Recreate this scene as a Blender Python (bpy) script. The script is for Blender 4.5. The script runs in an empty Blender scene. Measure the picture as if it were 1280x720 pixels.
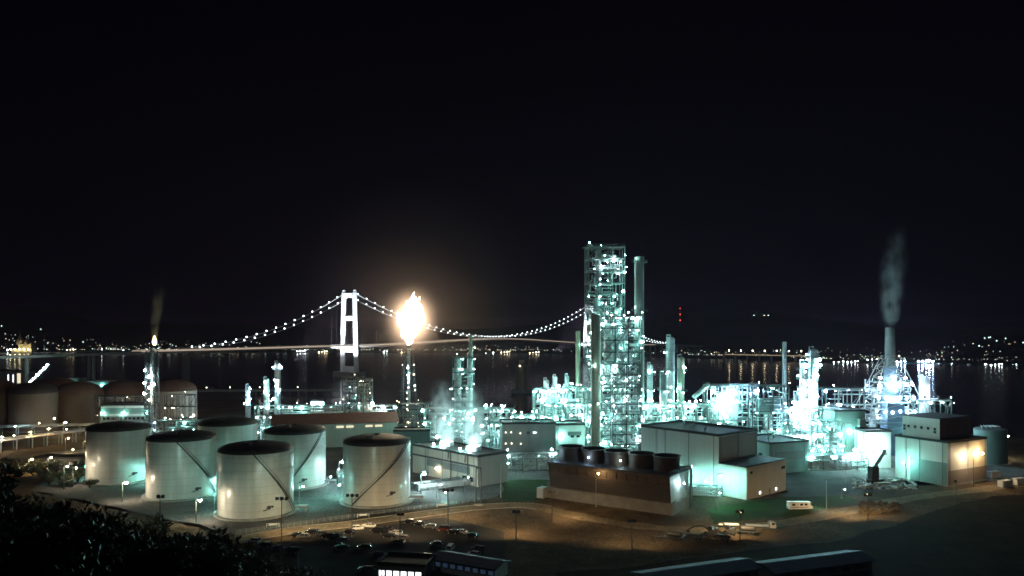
import bpy, bmesh, math, random
from mathutils import Vector, Matrix, noise
PI = math.pi
sc = bpy.context.scene
COL = sc.collection
H, F, YH = 65.0, 950.0, 414.0          # eye height in metres, lens in picture widths of 1280, horizon row of the survey sketch
WATER = -3.0

def depth(py, z=0.0): return (H - z) * F / (py - YH)
def X(px, d): return (px - 640.0) / F * d
def G(px, py, z=0.0):
    d = depth(py, z); return Vector((X(px, d), d, z))
def Z(py, d): return H - (py - YH) * d / F

# ------------------------------------------------------------------ materials
def new_mat(name):
    m = bpy.data.materials.new(name); m.use_nodes = True
    nt = m.node_tree; nt.nodes.clear()
    out = nt.nodes.new('ShaderNodeOutputMaterial')
    return m, nt, out

def surf(name, col, rough=0.6, metal=0.0, var=0.25, scale=0.6, bump=0.0, bscale=3.0, spec=0.5, stretch=(1, 1, 1), dark=None, seams=None, clad=None):
    m, nt, out = new_mat(name)
    N, L = nt.nodes, nt.links
    b = N.new('ShaderNodeBsdfPrincipled')
    b.inputs['Roughness'].default_value = rough
    b.inputs['Metallic'].default_value = metal
    b.inputs['Specular IOR Level'].default_value = spec
    tc = N.new('ShaderNodeTexCoord'); mp = N.new('ShaderNodeMapping')
    mp.inputs['Scale'].default_value = stretch
    L.new(tc.outputs['Object'], mp.inputs['Vector'])
    nz = N.new('ShaderNodeTexNoise'); nz.inputs['Scale'].default_value = scale; nz.inputs['Detail'].default_value = 6
    nz.inputs['Roughness'].default_value = 0.65
    L.new(mp.outputs['Vector'], nz.inputs['Vector'])
    cr = N.new('ShaderNodeValToRGB')
    d = dark or [c * (1 - var) for c in col]
    cr.color_ramp.elements[0].position = 0.32; cr.color_ramp.elements[0].color = (*d, 1)
    cr.color_ramp.elements[1].position = 0.68; cr.color_ramp.elements[1].color = (*col, 1)
    L.new(nz.outputs['Fac'], cr.inputs['Fac'])
    last = cr.outputs['Color']
    def lines(axis_out, period, width, amount, last):
        md = N.new('ShaderNodeMath'); md.operation = 'MODULO'; md.inputs[1].default_value = period
        L.new(axis_out, md.inputs[0])
        ab = N.new('ShaderNodeMath'); ab.operation = 'ABSOLUTE'; L.new(md.outputs[0], ab.inputs[0])
        lt = N.new('ShaderNodeMath'); lt.operation = 'LESS_THAN'; lt.inputs[1].default_value = width
        L.new(ab.outputs[0], lt.inputs[0])
        mul = N.new('ShaderNodeMath'); mul.operation = 'MULTIPLY'; mul.inputs[1].default_value = amount
        L.new(lt.outputs[0], mul.inputs[0])
        mx = N.new('ShaderNodeMixRGB'); mx.blend_type = 'MULTIPLY'; mx.inputs['Color2'].default_value = (0.25, 0.22, 0.19, 1)
        L.new(mul.outputs[0], mx.inputs['Fac']); L.new(last, mx.inputs['Color1'])
        return mx.outputs['Color']
    if seams or clad:
        sp = N.new('ShaderNodeSeparateXYZ'); L.new(tc.outputs['Object'], sp.inputs[0])
        if seams: last = lines(sp.outputs['Z'], seams, 0.13, 0.32, last)
        if clad:
            ad = N.new('ShaderNodeMath'); ad.operation = 'ADD'; L.new(sp.outputs['X'], ad.inputs[0]); L.new(sp.outputs['Y'], ad.inputs[1])
            last = lines(ad.outputs[0], clad, 0.16, 0.16, last)
    L.new(last, b.inputs['Base Color'])
    if bump > 0:
        n2 = N.new('ShaderNodeTexNoise'); n2.inputs['Scale'].default_value = bscale; n2.inputs['Detail'].default_value = 5
        L.new(mp.outputs['Vector'], n2.inputs['Vector'])
        bp = N.new('ShaderNodeBump'); bp.inputs['Strength'].default_value = bump; bp.inputs['Distance'].default_value = 0.3
        L.new(n2.outputs['Fac'], bp.inputs['Height']); L.new(bp.outputs['Normal'], b.inputs['Normal'])
    L.new(b.outputs[0], out.inputs['Surface'])
    return m

def emit(name, col, strength, sampled=True):
    m, nt, out = new_mat(name)
    e = nt.nodes.new('ShaderNodeEmission'); e.inputs['Color'].default_value = (*col, 1); e.inputs['Strength'].default_value = strength
    nt.links.new(e.outputs[0], out.inputs['Surface'])
    if not sampled:
        try: m.cycles.emission_sampling = 'NONE'
        except Exception: pass
    return m

M = {}
M['tank'] = surf('tank_paint', (0.66, 0.65, 0.60), 0.26, 0, 0.24, 0.3, 0.03, 0.5, 0.5, (1, 1, 0.14), seams=2.8)
M['tank_roof'] = surf('shaded_tank_roof', (0.075, 0.06, 0.05), 0.55, 0, 0.4, 0.3, 0.05, 1.0)  # dark because the lamps stand below: shade put into the colour
M['rust_tank'] = surf('old_tank_paint', (0.15, 0.10, 0.06), 0.5, 0, 0.3, 0.2, 0.04, 0.6, 0.4, (1, 1, 0.3), seams=2.8)
M['rust_roof'] = surf('rust_red_roof', (0.19, 0.10, 0.07), 0.6, 0, 0.35, 0.15)
M['pale_tank'] = surf('pale_tank_paint', (0.60, 0.50, 0.42), 0.45, 0, 0.2, 0.2, seams=2.8)
M['concrete'] = surf('concrete', (0.34, 0.32, 0.29), 0.85, 0, 0.35, 0.35, 0.15, 2.0)
M['concrete_dark'] = surf('dark_concrete', (0.15, 0.14, 0.13), 0.85, 0, 0.4, 0.3, 0.1)
M['steel'] = surf('grey_green_steel', (0.17, 0.20, 0.19), 0.5, 0.0, 0.3, 0.5)
M['steel_dark'] = surf('dark_steel', (0.05, 0.05, 0.05), 0.5, 0.0, 0.3, 0.5)
M['galv'] = surf('galvanised_steel', (0.45, 0.47, 0.47), 0.4, 0.3, 0.25, 0.7)
M['alu'] = surf('aluminium_cladding', (0.66, 0.68, 0.67), 0.32, 0.25, 0.25, 0.5, seams=1.6)
M['alu_pipe'] = surf('aluminium_pipe_jacket', (0.60, 0.62, 0.61), 0.35, 0.25, 0.35, 0.3)
M['olive'] = surf('olive_vessel_paint', (0.30, 0.31, 0.22), 0.5, 0, 0.2, 0.25, seams=3.2)
M['bluepaint'] = surf('blue_vessel_paint', (0.15, 0.21, 0.30), 0.5, 0, 0.25, 0.3, seams=2.5)
M['chimney'] = surf('chimney_paint', (0.26, 0.27, 0.25), 0.6, 0, 0.35, 0.25, 0.03, 0.6, 0.4, (1, 1, 0.25), seams=4.5)
M['white_clad'] = surf('white_cladding', (0.76, 0.76, 0.72), 0.55, 0, 0.12, 0.15, 0.02, 1, 0.4, (1, 1, 0.2), clad=2.4)
M['cream_clad'] = surf('cream_cladding', (0.55, 0.50, 0.41), 0.6, 0, 0.15, 0.2, 0.02, 1, 0.4, (1, 1, 0.2), clad=2.0)
M['brown_clad'] = surf('brown_cladding', (0.24, 0.19, 0.15), 0.6, 0, 0.2, 0.2, 0, 1, 0.4, (1, 1, 0.3), clad=2.0)
M['grey_clad'] = surf('grey_cladding', (0.30, 0.31, 0.30), 0.6, 0, 0.2, 0.2, 0.02, 1, 0.4, (1, 1, 0.2), clad=2.0)
M['green_clad'] = surf('green_cladding', (0.20, 0.30, 0.27), 0.6, 0, 0.2, 0.2, 0.02, 1, 0.4, (1, 1, 0.2), clad=1.5)
M['dark_roof'] = surf('dark_roofing', (0.022, 0.022, 0.022), 0.7, 0, 0.3, 0.3)
M['red_roof'] = surf('dull_red_roofing', (0.13, 0.06, 0.05), 0.65, 0, 0.3, 0.25, 0, 1, 0.4, (1, 1, 1), clad=1.0)
M['blue_roof'] = surf('blue_roofing', (0.16, 0.21, 0.30), 0.7, 0, 0.25, 0.3, clad=0.9)
M['wood'] = surf('weathered_brown_louvre', (0.070, 0.051, 0.037), 0.7, 0, 0.45, 0.35, 0.1, 1.5, 0.3, (0.3, 0.3, 2.0))
M['fan_wood'] = surf('dark_brown_fan_stack', (0.045, 0.03, 0.02), 0.6, 0, 0.4, 0.4, 0.05, 1, 0.2, (1, 1, 0.4), clad=0.8)
M['shutter'] = surf('teal_roller_shutter', (0.24, 0.34, 0.32), 0.5, 0, 0.15, 0.4, seams=0.9)
M['window'] = surf('dark_window_glass', (0.02, 0.025, 0.03), 0.12, 0, 0.3, 0.4, spec=0.8)
M['rubber'] = surf('black_rubber', (0.02, 0.02, 0.02), 0.8)
M['white_paint'] = surf('white_paint', (0.75, 0.75, 0.72), 0.4, 0, 0.12, 0.4)
M['bridge'] = surf('bridge_white_paint', (0.78, 0.80, 0.82), 0.5, 0, 0.08, 0.05)
M['deck_grey'] = surf('bridge_deck_steel', (0.35, 0.33, 0.30), 0.6, 0, 0.2, 0.05)
M['bark'] = surf('bark', (0.06, 0.045, 0.03), 0.9)
M['leaf'] = surf('dull_green_leaf', (0.055, 0.065, 0.03), 0.42, 0, 0.4, 2.0, spec=0.5)
M['leaf_b'] = surf('brown_tinged_leaf', (0.095, 0.06, 0.04), 0.42, 0, 0.4, 2.0, spec=0.5)
M['pipe_pink'] = surf('pinkish_pipe_jacket', (0.60, 0.50, 0.47), 0.35, 0.2, 0.2, 0.3)
M['yellow_paint'] = surf('yellow_machine_paint', (0.45, 0.27, 0.03), 0.5, 0, 0.3, 0.6)
M['rubble'] = surf('pale_broken_concrete', (0.45, 0.44, 0.41), 0.9, 0, 0.4, 1.0)
CARCOLS = {'white': (0.7, 0.7, 0.7), 'silver': (0.35, 0.36, 0.37), 'black': (0.015, 0.015, 0.018), 'grey': (0.10, 0.10, 0.11),
           'red': (0.09, 0.012, 0.01), 'blue': (0.03, 0.05, 0.16)}
for k, c in CARCOLS.items(): M['car_' + k] = surf(k + '_car_paint', c, 0.22, 0.0, 0.1, 1.0, spec=0.6)

TEAL = (0.34, 1.0, 0.88); WHITE = (0.64, 0.95, 1.0); BLUEW = (0.38, 0.66, 1.0); SOD = (1.0, 0.66, 0.30); WARM = (1.0, 0.86, 0.62)
LAMP = {'teal': (TEAL, 430), 'white': (WHITE, 400), 'blue': (BLUEW, 400), 'sodium': (SOD, 180), 'warm': (WARM, 180), 'dimwarm': (WARM, 9), 'red': ((1, 0.06, 0.03), 30),
        'yteal': (TEAL, 1000), 'ywhite': (WHITE, 900), 'ysodium': (SOD, 500), 'ywarm': (WARM, 500)}
for k, (c, s) in LAMP.items(): M['lamp_' + k] = emit('lamp_glow_' + k, c, s)
M['flood_sodium'] = emit('flood_glow_sodium', (1.0, 0.78, 0.46), 400)
M['flood_mint'] = emit('flood_glow_mint', (0.54, 1.0, 0.86), 1150)
M['flood_ground'] = emit('flood_glow_ground', (1.0, 0.70, 0.36), 3100)
M['flood_white'] = emit('flood_glow_white', (0.88, 0.95, 1.0), 1500)
M['flood_teal'] = emit('flood_glow_teal', (0.5, 1.0, 0.86), 420)
M['bridge_lamp'] = emit('bridge_lamp_glow', (0.86, 0.92, 1.0), 9, False)
M['deck_lamp'] = emit('deck_edge_glow', (1.0, 0.80, 0.62), 0.42, False)  # emissive deck edge, painting in the light of the road lamps
M['far_lamp_white'] = emit('far_lamp_white', (0.85, 0.95, 1.0), 34)
M['far_lamp_warm'] = emit('far_lamp_warm', (1.0, 0.78, 0.48), 26)
M['far_lamp_blue'] = emit('far_lamp_blue', (0.45, 0.66, 1.0), 320)
M['far_lamp_red'] = emit('far_lamp_red', (1.0, 0.07, 0.03), 5, False)
M['town_warm'] = emit('town_light_warm', (1.0, 0.82, 0.55), 3.0, False)
M['town_white'] = emit('town_light_white', (0.75, 1.0, 0.92), 3.0, False)
M['win_warm'] = emit('lit_window_warm', (1.0, 0.82, 0.42), 1.1)
M['win_white'] = emit('lit_window_white', (0.95, 0.97, 1.0), 2.2)
M['win_cream'] = emit('lit_window_cream', (1.0, 0.90, 0.62), 0.9)
M['win_added_glow'] = emit('added_window_glow', (0.25, 0.45, 0.8), 0.06)  # glow added to the panes in place of light on the facade
M['head'] = surf('headlamp_lens', (0.8, 0.8, 0.8), 0.1)

# ------------------------------------------------------------------ mesh builder
class MB:
    def __init__(s): s.v = []; s.f = []
    def box(s, c, d, rz=0.0):
        cx, cy, cz = c; a, b, e = d[0] / 2, d[1] / 2, d[2] / 2
        co, si = math.cos(rz), math.sin(rz); n = len(s.v)
        for z in (-e, e):
            for x, y in ((-a, -b), (a, -b), (a, b), (-a, b)):
                s.v.append((cx + x * co - y * si, cy + x * si + y * co, cz + z))
        for q in ((3, 2, 1, 0), (4, 5, 6, 7), (0, 1, 5, 4), (1, 2, 6, 5), (2, 3, 7, 6), (3, 0, 4, 7)):
            s.f.append(tuple(n + i for i in q))
        return s
    def bar(s, p, q, w, h=None):
        h = h or w; p = Vector(p); q = Vector(q); d = q - p
        if d.length < 1e-6: return s
        d.normalize(); up = Vector((0, 0, 1)) if abs(d.z) < 0.95 else Vector((1, 0, 0))
        a = d.cross(up).normalized() * (w / 2); b = a.cross(d).normalized() * (h / 2); n = len(s.v)
        for o in (p, q):
            for sa, sb in ((-1, -1), (1, -1), (1, 1), (-1, 1)): s.v.append(tuple(o + a * sa + b * sb))
        for f in ((3, 2, 1, 0), (4, 5, 6, 7), (0, 1, 5, 4), (1, 2, 6, 5), (2, 3, 7, 6), (3, 0, 4, 7)): s.f.append(tuple(n + i for i in f))
        return s
    def tube(s, p, q, r, n=10, r2=None, cap=True):
        r2 = r if r2 is None else r2; p = Vector(p); q = Vector(q); d = (q - p)
        if d.length < 1e-6: return s
        d.normalize(); up = Vector((0, 0, 1)) if abs(d.z) < 0.95 else Vector((1, 0, 0))
        a = d.cross(up).normalized(); b = a.cross(d).normalized(); k = len(s.v)
        for o, rr in ((p, r), (q, r2)):
            for i in range(n):
                t = 2 * PI * i / n; s.v.append(tuple(o + (a * math.cos(t) + b * math.sin(t)) * rr))
        for i in range(n):
            j = (i + 1) % n; s.f.append((k + i, k + j, k + n + j, k + n + i))
        if cap:
            s.f.append(tuple(k + i for i in reversed(range(n)))); s.f.append(tuple(k + n + i for i in range(n)))
        return s
    def path(s, pts, r, n=8):
        for a, b in zip(pts, pts[1:]): s.tube(a, b, r, n)
        for p in pts[1:-1]: s.ball(p, r * 1.08, n, 4)
        return s
    def lathe(s, prof, n=32, c=(0, 0, 0), close=True):
        k = len(s.v)
        for r, z in prof:
            for i in range(n):
                t = 2 * PI * i / n; s.v.append((c[0] + r * math.cos(t), c[1] + r * math.sin(t), c[2] + z))
        for j in range(len(prof) - 1):
            for i in range(n):
                a = k + j * n + i; b = k + j * n + (i + 1) % n; s.f.append((a, b, b + n, a + n))
        if close:
            s.f.append(tuple(k + i for i in reversed(range(n)))); o = k + (len(prof) - 1) * n
            s.f.append(tuple(o + i for i in range(n)))
        return s
    def ring(s, r0, r1, z0, z1, n=32, c=(0, 0, 0)):
        k = len(s.v)
        for r, z in ((r0, z0), (r1, z0), (r1, z1), (r0, z1)):
            for i in range(n):
                t = 2 * PI * i / n; s.v.append((c[0] + r * math.cos(t), c[1] + r * math.sin(t), c[2] + z))
        for j in range(4):
            for i in range(n):
                a = k + j * n + i; b = k + j * n + (i + 1) % n; o = ((j + 1) % 4 - j) * n; s.f.append((a, b, b + o, a + o))
        return s
    def ball(s, c, r, n=10, m=6, sz=1.0):
        pr = [(max(r * math.sin(PI * j / m), 1e-3), -r * sz * math.cos(PI * j / m)) for j in range(m + 1)]
        return s.lathe(pr, n, c)
    def poly(s, pts):
        k = len(s.v); s.v += [tuple(p) for p in pts]; s.f.append(tuple(range(k, k + len(pts)))); return s
    def prism(s, pts, z0, z1):
        k = len(s.v); n = len(pts)
        for z in (z0, z1):
            for p in pts: s.v.append((p[0], p[1], z))
        s.f.append(tuple(k + i for i in reversed(range(n)))); s.f.append(tuple(k + n + i for i in range(n)))
        for i in range(n):
            j = (i + 1) % n; s.f.append((k + i, k + j, k + n + j, k + n + i))
        return s
    def mesh(s, name, mat, smooth=False):
        me = bpy.data.meshes.new(name); me.from_pydata(s.v, [], s.f); me.update()
        if mat is not None: me.materials.append(mat)
        if smooth:
            me.polygons.foreach_set('use_smooth', [True] * len(me.polygons))
            try: me.set_sharp_from_angle(angle=math.radians(35))
            except Exception: pass
        return me

def link(name, me, parent=None, loc=(0, 0, 0), rz=0.0):
    o = bpy.data.objects.new(name, me); COL.objects.link(o); o.location = loc; o.rotation_euler = (0, 0, rz)
    if parent is not None: o.parent = parent
    return o
def part(name, mb, mat, parent, loc=(0, 0, 0), rz=0.0, smooth=False, label=None, kind=None):
    if not mb.v: return None
    m = M[mat] if isinstance(mat, str) else mat
    o = link(name, mb.mesh(name, m, smooth), parent, loc, rz)
    if label: o['label'] = label
    if kind: o['kind'] = kind
    return o
def tag(o, label, cat, group=None):
    o['label'] = label; o['category'] = cat
    if group: o['group'] = group
    return o
def thing(name, label, cat, loc=(0, 0, 0), rz=0.0, group=None):
    o = link(name, None, None, loc, rz); o.empty_display_size = 1.0
    return tag(o, label, cat, group)
def struct(name, mb, mat, smooth=False):
    o = part(name, mb, mat, None, smooth=smooth); o['kind'] = 'structure'; return o
def dup(root, label=None):
    r = root.copy(); COL.objects.link(r)
    if label: r['label'] = label
    for ch in list(root.children):
        c = ch.copy(); COL.objects.link(c); c.parent = r
        for g in ch.children:
            d = g.copy(); COL.objects.link(d); d.parent = c
    return r

# lamps that are parts: a shared faceted globe under a small hood
_LM = {}
def lamp(parent, loc, kind='teal', r=0.42, name='floodlight'):
    key = (kind, r)
    if key not in _LM:
        b = MB(); b.ball((0, 0, 0), r, 8, 5); _LM[key] = b.mesh('lamp_globe', M['lamp_' + kind], True)
    return link(name, _LM[key], parent, loc)
# ------------------------------------------------------------------ world, moon, camera
w = bpy.data.worlds.new('World'); sc.world = w; w.use_nodes = True
wn = w.node_tree; wn.nodes.clear()
wo = wn.nodes.new('ShaderNodeOutputWorld'); bg = wn.nodes.new('ShaderNodeBackground'); sk = wn.nodes.new('ShaderNodeTexSky')
sk.sky_type = 'NISHITA'; sk.sun_disc = False
sk.sun_elevation = math.radians(-5.5); sk.sun_rotation = math.radians(140); sk.altitude = 100; sk.air_density = 1.0; sk.dust_density = 0.6; sk.ozone_density = 3.0
bg.inputs['Strength'].default_value = 0.15
airglow = wn.nodes.new('ShaderNodeBackground'); airglow.inputs['Color'].default_value = (0.42, 0.25, 1.0, 1); airglow.inputs['Strength'].default_value = 0.0016
add = wn.nodes.new('ShaderNodeAddShader'); wn.links.new(sk.outputs[0], bg.inputs['Color']); wn.links.new(bg.outputs[0], add.inputs[0]); wn.links.new(airglow.outputs[0], add.inputs[1]); wn.links.new(add.outputs[0], wo.inputs['Surface'])
sl = bpy.data.lights.new('moonlight', 'SUN'); sl.energy = 0.035; sl.angle = math.radians(0.5); sl.color = (0.75, 0.85, 1.0)
so = bpy.data.objects.new('moonlight', sl); COL.objects.link(so); so.rotation_euler = (math.radians(50), 0, math.radians(-40)); so.location = (0, 0, 400)

cam = bpy.data.cameras.new('camera'); co = bpy.data.objects.new('camera', cam); COL.objects.link(co)
cam.sensor_width = 36.0; cam.lens = 36.0 * F / 1280.0; cam.shift_y = (YH - 360.0) / 1280.0
cam.clip_start = 0.5; cam.clip_end = 20000
co.location = (0, 0, H); co.rotation_euler = (PI / 2, 0, 0); sc.camera = co
sc.view_settings.view_transform = 'Standard'; sc.view_settings.look = 'None'; sc.view_settings.gamma = 1.0
sc.view_settings.exposure = 0.0; sc.view_settings.use_curve_mapping = False
sc.render.engine = 'CYCLES'
cy = sc.cycles
cy.use_denoising = True
try: cy.denoiser = 'OPENIMAGEDENOISE'; cy.denoising_input_passes = 'RGB_ALBEDO_NORMAL'; cy.denoising_prefilter = 'ACCURATE'
except Exception: pass
cy.max_bounces = 5; cy.diffuse_bounces = 2; cy.glossy_bounces = 2; cy.transmission_bounces = 2; cy.transparent_max_bounces = 8; cy.volume_bounces = 1
cy.sample_clamp_indirect = 3.0; cy.sample_clamp_direct = 120; cy.caustics_reflective = False; cy.caustics_refractive = False
cy.use_light_tree = True; cy.filter_width = 1.6
cy.volume_step_rate = 2.0; cy.volume_max_steps = 64

# ------------------------------------------------------------------ water and ground
mw, nt, out = new_mat('dark_harbour_water')
b = nt.nodes.new('ShaderNodeBsdfPrincipled'); b.inputs['Base Color'].default_value = (0.006, 0.009, 0.014, 1); b.inputs['Roughness'].default_value = 0.17; b.inputs['IOR'].default_value = 1.33
tc = nt.nodes.new('ShaderNodeTexCoord'); nz = nt.nodes.new('ShaderNodeTexNoise'); nz.inputs['Scale'].default_value = 0.16; nz.inputs['Detail'].default_value = 4
bp = nt.nodes.new('ShaderNodeBump'); bp.inputs['Strength'].default_value = 0.25; bp.inputs['Distance'].default_value = 0.5
nt.links.new(tc.outputs['Object'], nz.inputs['Vector']); nt.links.new(nz.outputs['Fac'], bp.inputs['Height']); nt.links.new(bp.outputs[0], b.inputs['Normal']); nt.links.new(b.outputs[0], out.inputs['Surface'])
struct('water', MB().poly([(-4500, 60, WATER), (4500, 60, WATER), (4500, 6200, WATER), (-4500, 6200, WATER)]), mw)

def ground_mat(name, a, bcol, c, sc1=0.05, sc2=0.9):
    m, nt, out = new_mat(name); N, L = nt.nodes, nt.links
    p = N.new('ShaderNodeBsdfPrincipled'); p.inputs['Roughness'].default_value = 0.95; p.inputs['Specular IOR Level'].default_value = 0.03
    tc = N.new('ShaderNodeTexCoord')
    n1 = N.new('ShaderNodeTexNoise'); n1.inputs['Scale'].default_value = sc1; n1.inputs['Detail'].default_value = 8; n1.inputs['Roughness'].default_value = 0.7
    n2 = N.new('ShaderNodeTexNoise'); n2.inputs['Scale'].default_value = sc2; n2.inputs['Detail'].default_value = 6
    for n in (n1, n2): L.new(tc.outputs['Object'], n.inputs['Vector'])
    r1 = N.new('ShaderNodeValToRGB'); r1.color_ramp.elements[0].position = 0.4; r1.color_ramp.elements[1].position = 0.62
    r1.color_ramp.elements[0].color = (*a, 1); r1.color_ramp.elements[1].color = (*bcol, 1)
    L.new(n1.outputs['Fac'], r1.inputs['Fac'])
    mx = N.new('ShaderNodeMixRGB'); mx.inputs['Color2'].default_value = (*c, 1)
    r2 = N.new('ShaderNodeValToRGB'); r2.color_ramp.elements[0].position = 0.45; r2.color_ramp.elements[1].position = 0.75
    L.new(n2.outputs['Fac'], r2.inputs['Fac']); L.new(r2.outputs['Color'], mx.inputs['Fac']); L.new(r1.outputs['Color'], mx.inputs['Color1'])
    L.new(mx.outputs[0], p.inputs['Base Color'])
    bp = N.new('ShaderNodeBump'); bp.inputs['Strength'].default_value = 0.5; bp.inputs['Distance'].default_value = 0.25
    L.new(n2.outputs['Fac'], bp.inputs['Height']); L.new(bp.outputs[0], p.inputs['Normal']); L.new(p.outputs[0], out.inputs['Surface'])
    return m
M['dirt'] = ground_mat('bare_dirt', (0.06, 0.045, 0.028), (0.14, 0.105, 0.066), (0.03, 0.023, 0.015))
M['plantfloor'] = ground_mat('gravel_yard', (0.09, 0.09, 0.085), (0.16, 0.155, 0.145), (0.055, 0.055, 0.05))
M['asphalt'] = ground_mat('asphalt', (0.03, 0.03, 0.03), (0.05, 0.048, 0.045), (0.024, 0.024, 0.024), 0.1, 1.5)
M['asphalt_pale'] = ground_mat('worn_asphalt', (0.08, 0.08, 0.08), (0.12, 0.12, 0.115), (0.05, 0.05, 0.05), 0.1, 1.2)
M['track'] = ground_mat('dusty_track', (0.15, 0.12, 0.08), (0.25, 0.20, 0.135), (0.09, 0.07, 0.045), 0.12, 0.8)
M['grass'] = ground_mat('grass_field', (0.014, 0.010, 0.005), (0.034, 0.024, 0.012), (0.018, 0.013, 0.007), 0.12, 1.4)  # near-black: the foreground's lack of light is put into the colour
M['turf'] = ground_mat('mown_turf', (0.022, 0.045, 0.015), (0.04, 0.07, 0.022), (0.05, 0.055, 0.028), 0.12, 1.4)
M['earth'] = ground_mat('hill_soil', (0.03, 0.03, 0.018), (0.05, 0.045, 0.028), (0.02, 0.02, 0.012), 0.2, 1.2)
M['farhill'] = ground_mat('far_hill', (0.02, 0.03, 0.02), (0.035, 0.045, 0.03), (0.015, 0.02, 0.014), 0.004, 0.03)

# shore of the works: dirt sheet with a quay wall down to the water
shore = [(-1400, 130), (900, 130), (900, 380), (420, 430), (330, 450), (262, 500), (150, 520), (40, 560), (-60, 600), (-210, 640), (-260, 760), (-420, 980), (-1400, 1050)]
struct('ground', MB().prism(shore, WATER - 2, 0.0), 'dirt')
def sheet(name, pts, z, mat, wob_=1.6):
    out = []
    for a, c in zip(pts, pts[1:] + pts[:1]):
        n = max(1, int(math.hypot(c[0] - a[0], c[1] - a[1]) / 1.5))
        for k in range(n):
            x, y = a[0] + (c[0] - a[0]) * k / n, a[1] + (c[1] - a[1]) * k / n
            v = noise.noise_vector(Vector((x * .07, y * .07, z * 90))) * wob_ * 1.6 + noise.noise_vector(Vector((x * .4, y * .4, 3))) * wob_ * .5
            out.append((x + v.x, y + v.y, z))
    bm = bmesh.new(); f = bm.faces.new([bm.verts.new(p) for p in out]); bmesh.ops.triangulate(bm, faces=[f], ngon_method='EAR_CLIP')
    bm.normal_update()
    if sum(f.normal.z for f in bm.faces) < 0: bmesh.ops.reverse_faces(bm, faces=bm.faces)
    me = bpy.data.meshes.new(name); bm.to_mesh(me); bm.free(); me.materials.append(M[mat]); o = link(name, me); o['kind'] = 'structure'; return o
g2 = lambda a, c: (G(a, c).x, G(a, c).y)
# gravel of the tank farm and of the process blocks
sheet('tank_yard', [g2(40, 612), g2(150, 636), g2(300, 668), g2(420, 650), g2(610, 624), (20, 330), (25, 400), (-60, 560), (-230, 600), (-240, 440)], 0.004, 'plantfloor')
sheet('process_yard', [(22, 335), (90, 300), (125, 318), (150, 330), (215, 330), (240, 350), (250, 470), (120, 500), (-50, 550), (25, 400)], 0.008, 'plantfloor')
def strip(name, pts, wd, z, mat):
    mb = MB(); L_, R_ = [], []
    for i, p in enumerate(pts):
        a = pts[max(i - 1, 0)]; c = pts[min(i + 1, len(pts) - 1)]
        t = Vector((c[0] - a[0], c[1] - a[1], 0)).normalized(); n = Vector((-t.y, t.x, 0)) * (wd / 2 + 1.3 * noise.noise(Vector((p[0] * .11, p[1] * .11, 2))) + .8 * noise.noise(Vector((p[0] * .5, p[1] * .5, 7))))
        L_.append((p[0] + n.x, p[1] + n.y, z)); R_.append((p[0] - n.x, p[1] - n.y, z))
    for i in range(len(pts) - 1): mb.poly([R_[i], R_[i + 1], L_[i + 1], L_[i]])
    return struct(name, mb, mat)
ROAD = [(-120, 225), g2(260, 681), g2(360, 664), g2(440, 655), g2(520, 644), g2(600, 634), g2(660, 632), g2(700, 640), g2(760, 652), g2(840, 661), g2(900, 662), g2(990, 652), g2(1080, 634), g2(1150, 621), g2(1225, 612), g2(1290, 606), (300, 322), (420, 330)]
def smooth(pts, k=12):
    out = []
    for i in range(len(pts) - 1):
        p0 = Vector(pts[max(i - 1, 0)]); p1 = Vector(pts[i]); p2 = Vector(pts[i + 1]); p3 = Vector(pts[min(i + 2, len(pts) - 1)])
        for j in range(k):
            t = j / k
            out.append(0.5 * ((2 * p1) + (-p0 + p2) * t + (2 * p0 - 5 * p1 + 4 * p2 - p3) * t * t + (-p0 + 3 * p1 - 3 * p2 + p3) * t ** 3))
    out.append(Vector(pts[-1])); return out
RS = smooth(ROAD)
strip('road', RS, 7.5, 0.012, 'track')
sheet('car_park_ground', [g2(290, 690), g2(420, 664), g2(560, 648), g2(620, 664), g2(640, 705), g2(300, 740)], 0.006, 'asphalt')
sheet('lawn', [g2(630, 600), g2(686, 600), g2(684, 623), g2(640, 628), g2(622, 620)], 0.016, 'turf')
sheet('lawn_strip', [g2(884, 634), g2(930, 628), g2(985, 621), g2(1060, 620), g2(1072, 627), g2(990, 646), g2(890, 654)], 0.016, 'turf')
sheet('service_road', [g2(982, 622), g2(990, 604), g2(1060, 596), g2(1120, 598), g2(1130, 612), g2(1070, 618)], 0.020, 'asphalt_pale')
sheet('field', [(12, 205), (40, 212), (66, 224), (82, 231), (100, 234), (128, 256), (160, 280), (190, 300), (230, 308), (420, 318), (420, 140), (20, 150)], 0.010, 'grass')  # dark sheet spread over ground that is only unlit
# concrete kerb either side of the road before the tanks
kb = MB()
for sgn in (1, -1):
    for a, c in zip(RS[12:78], RS[13:79]):
        t = (c - a).normalized(); n = Vector((-t.y, t.x)) * (4.0 * sgn)
        kb.bar((a.x + n.x, a.y + n.y, 0.07), (c.x + n.x, c.y + n.y, 0.07), 0.25, 0.16)
struct('kerb', kb, 'concrete')

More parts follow.
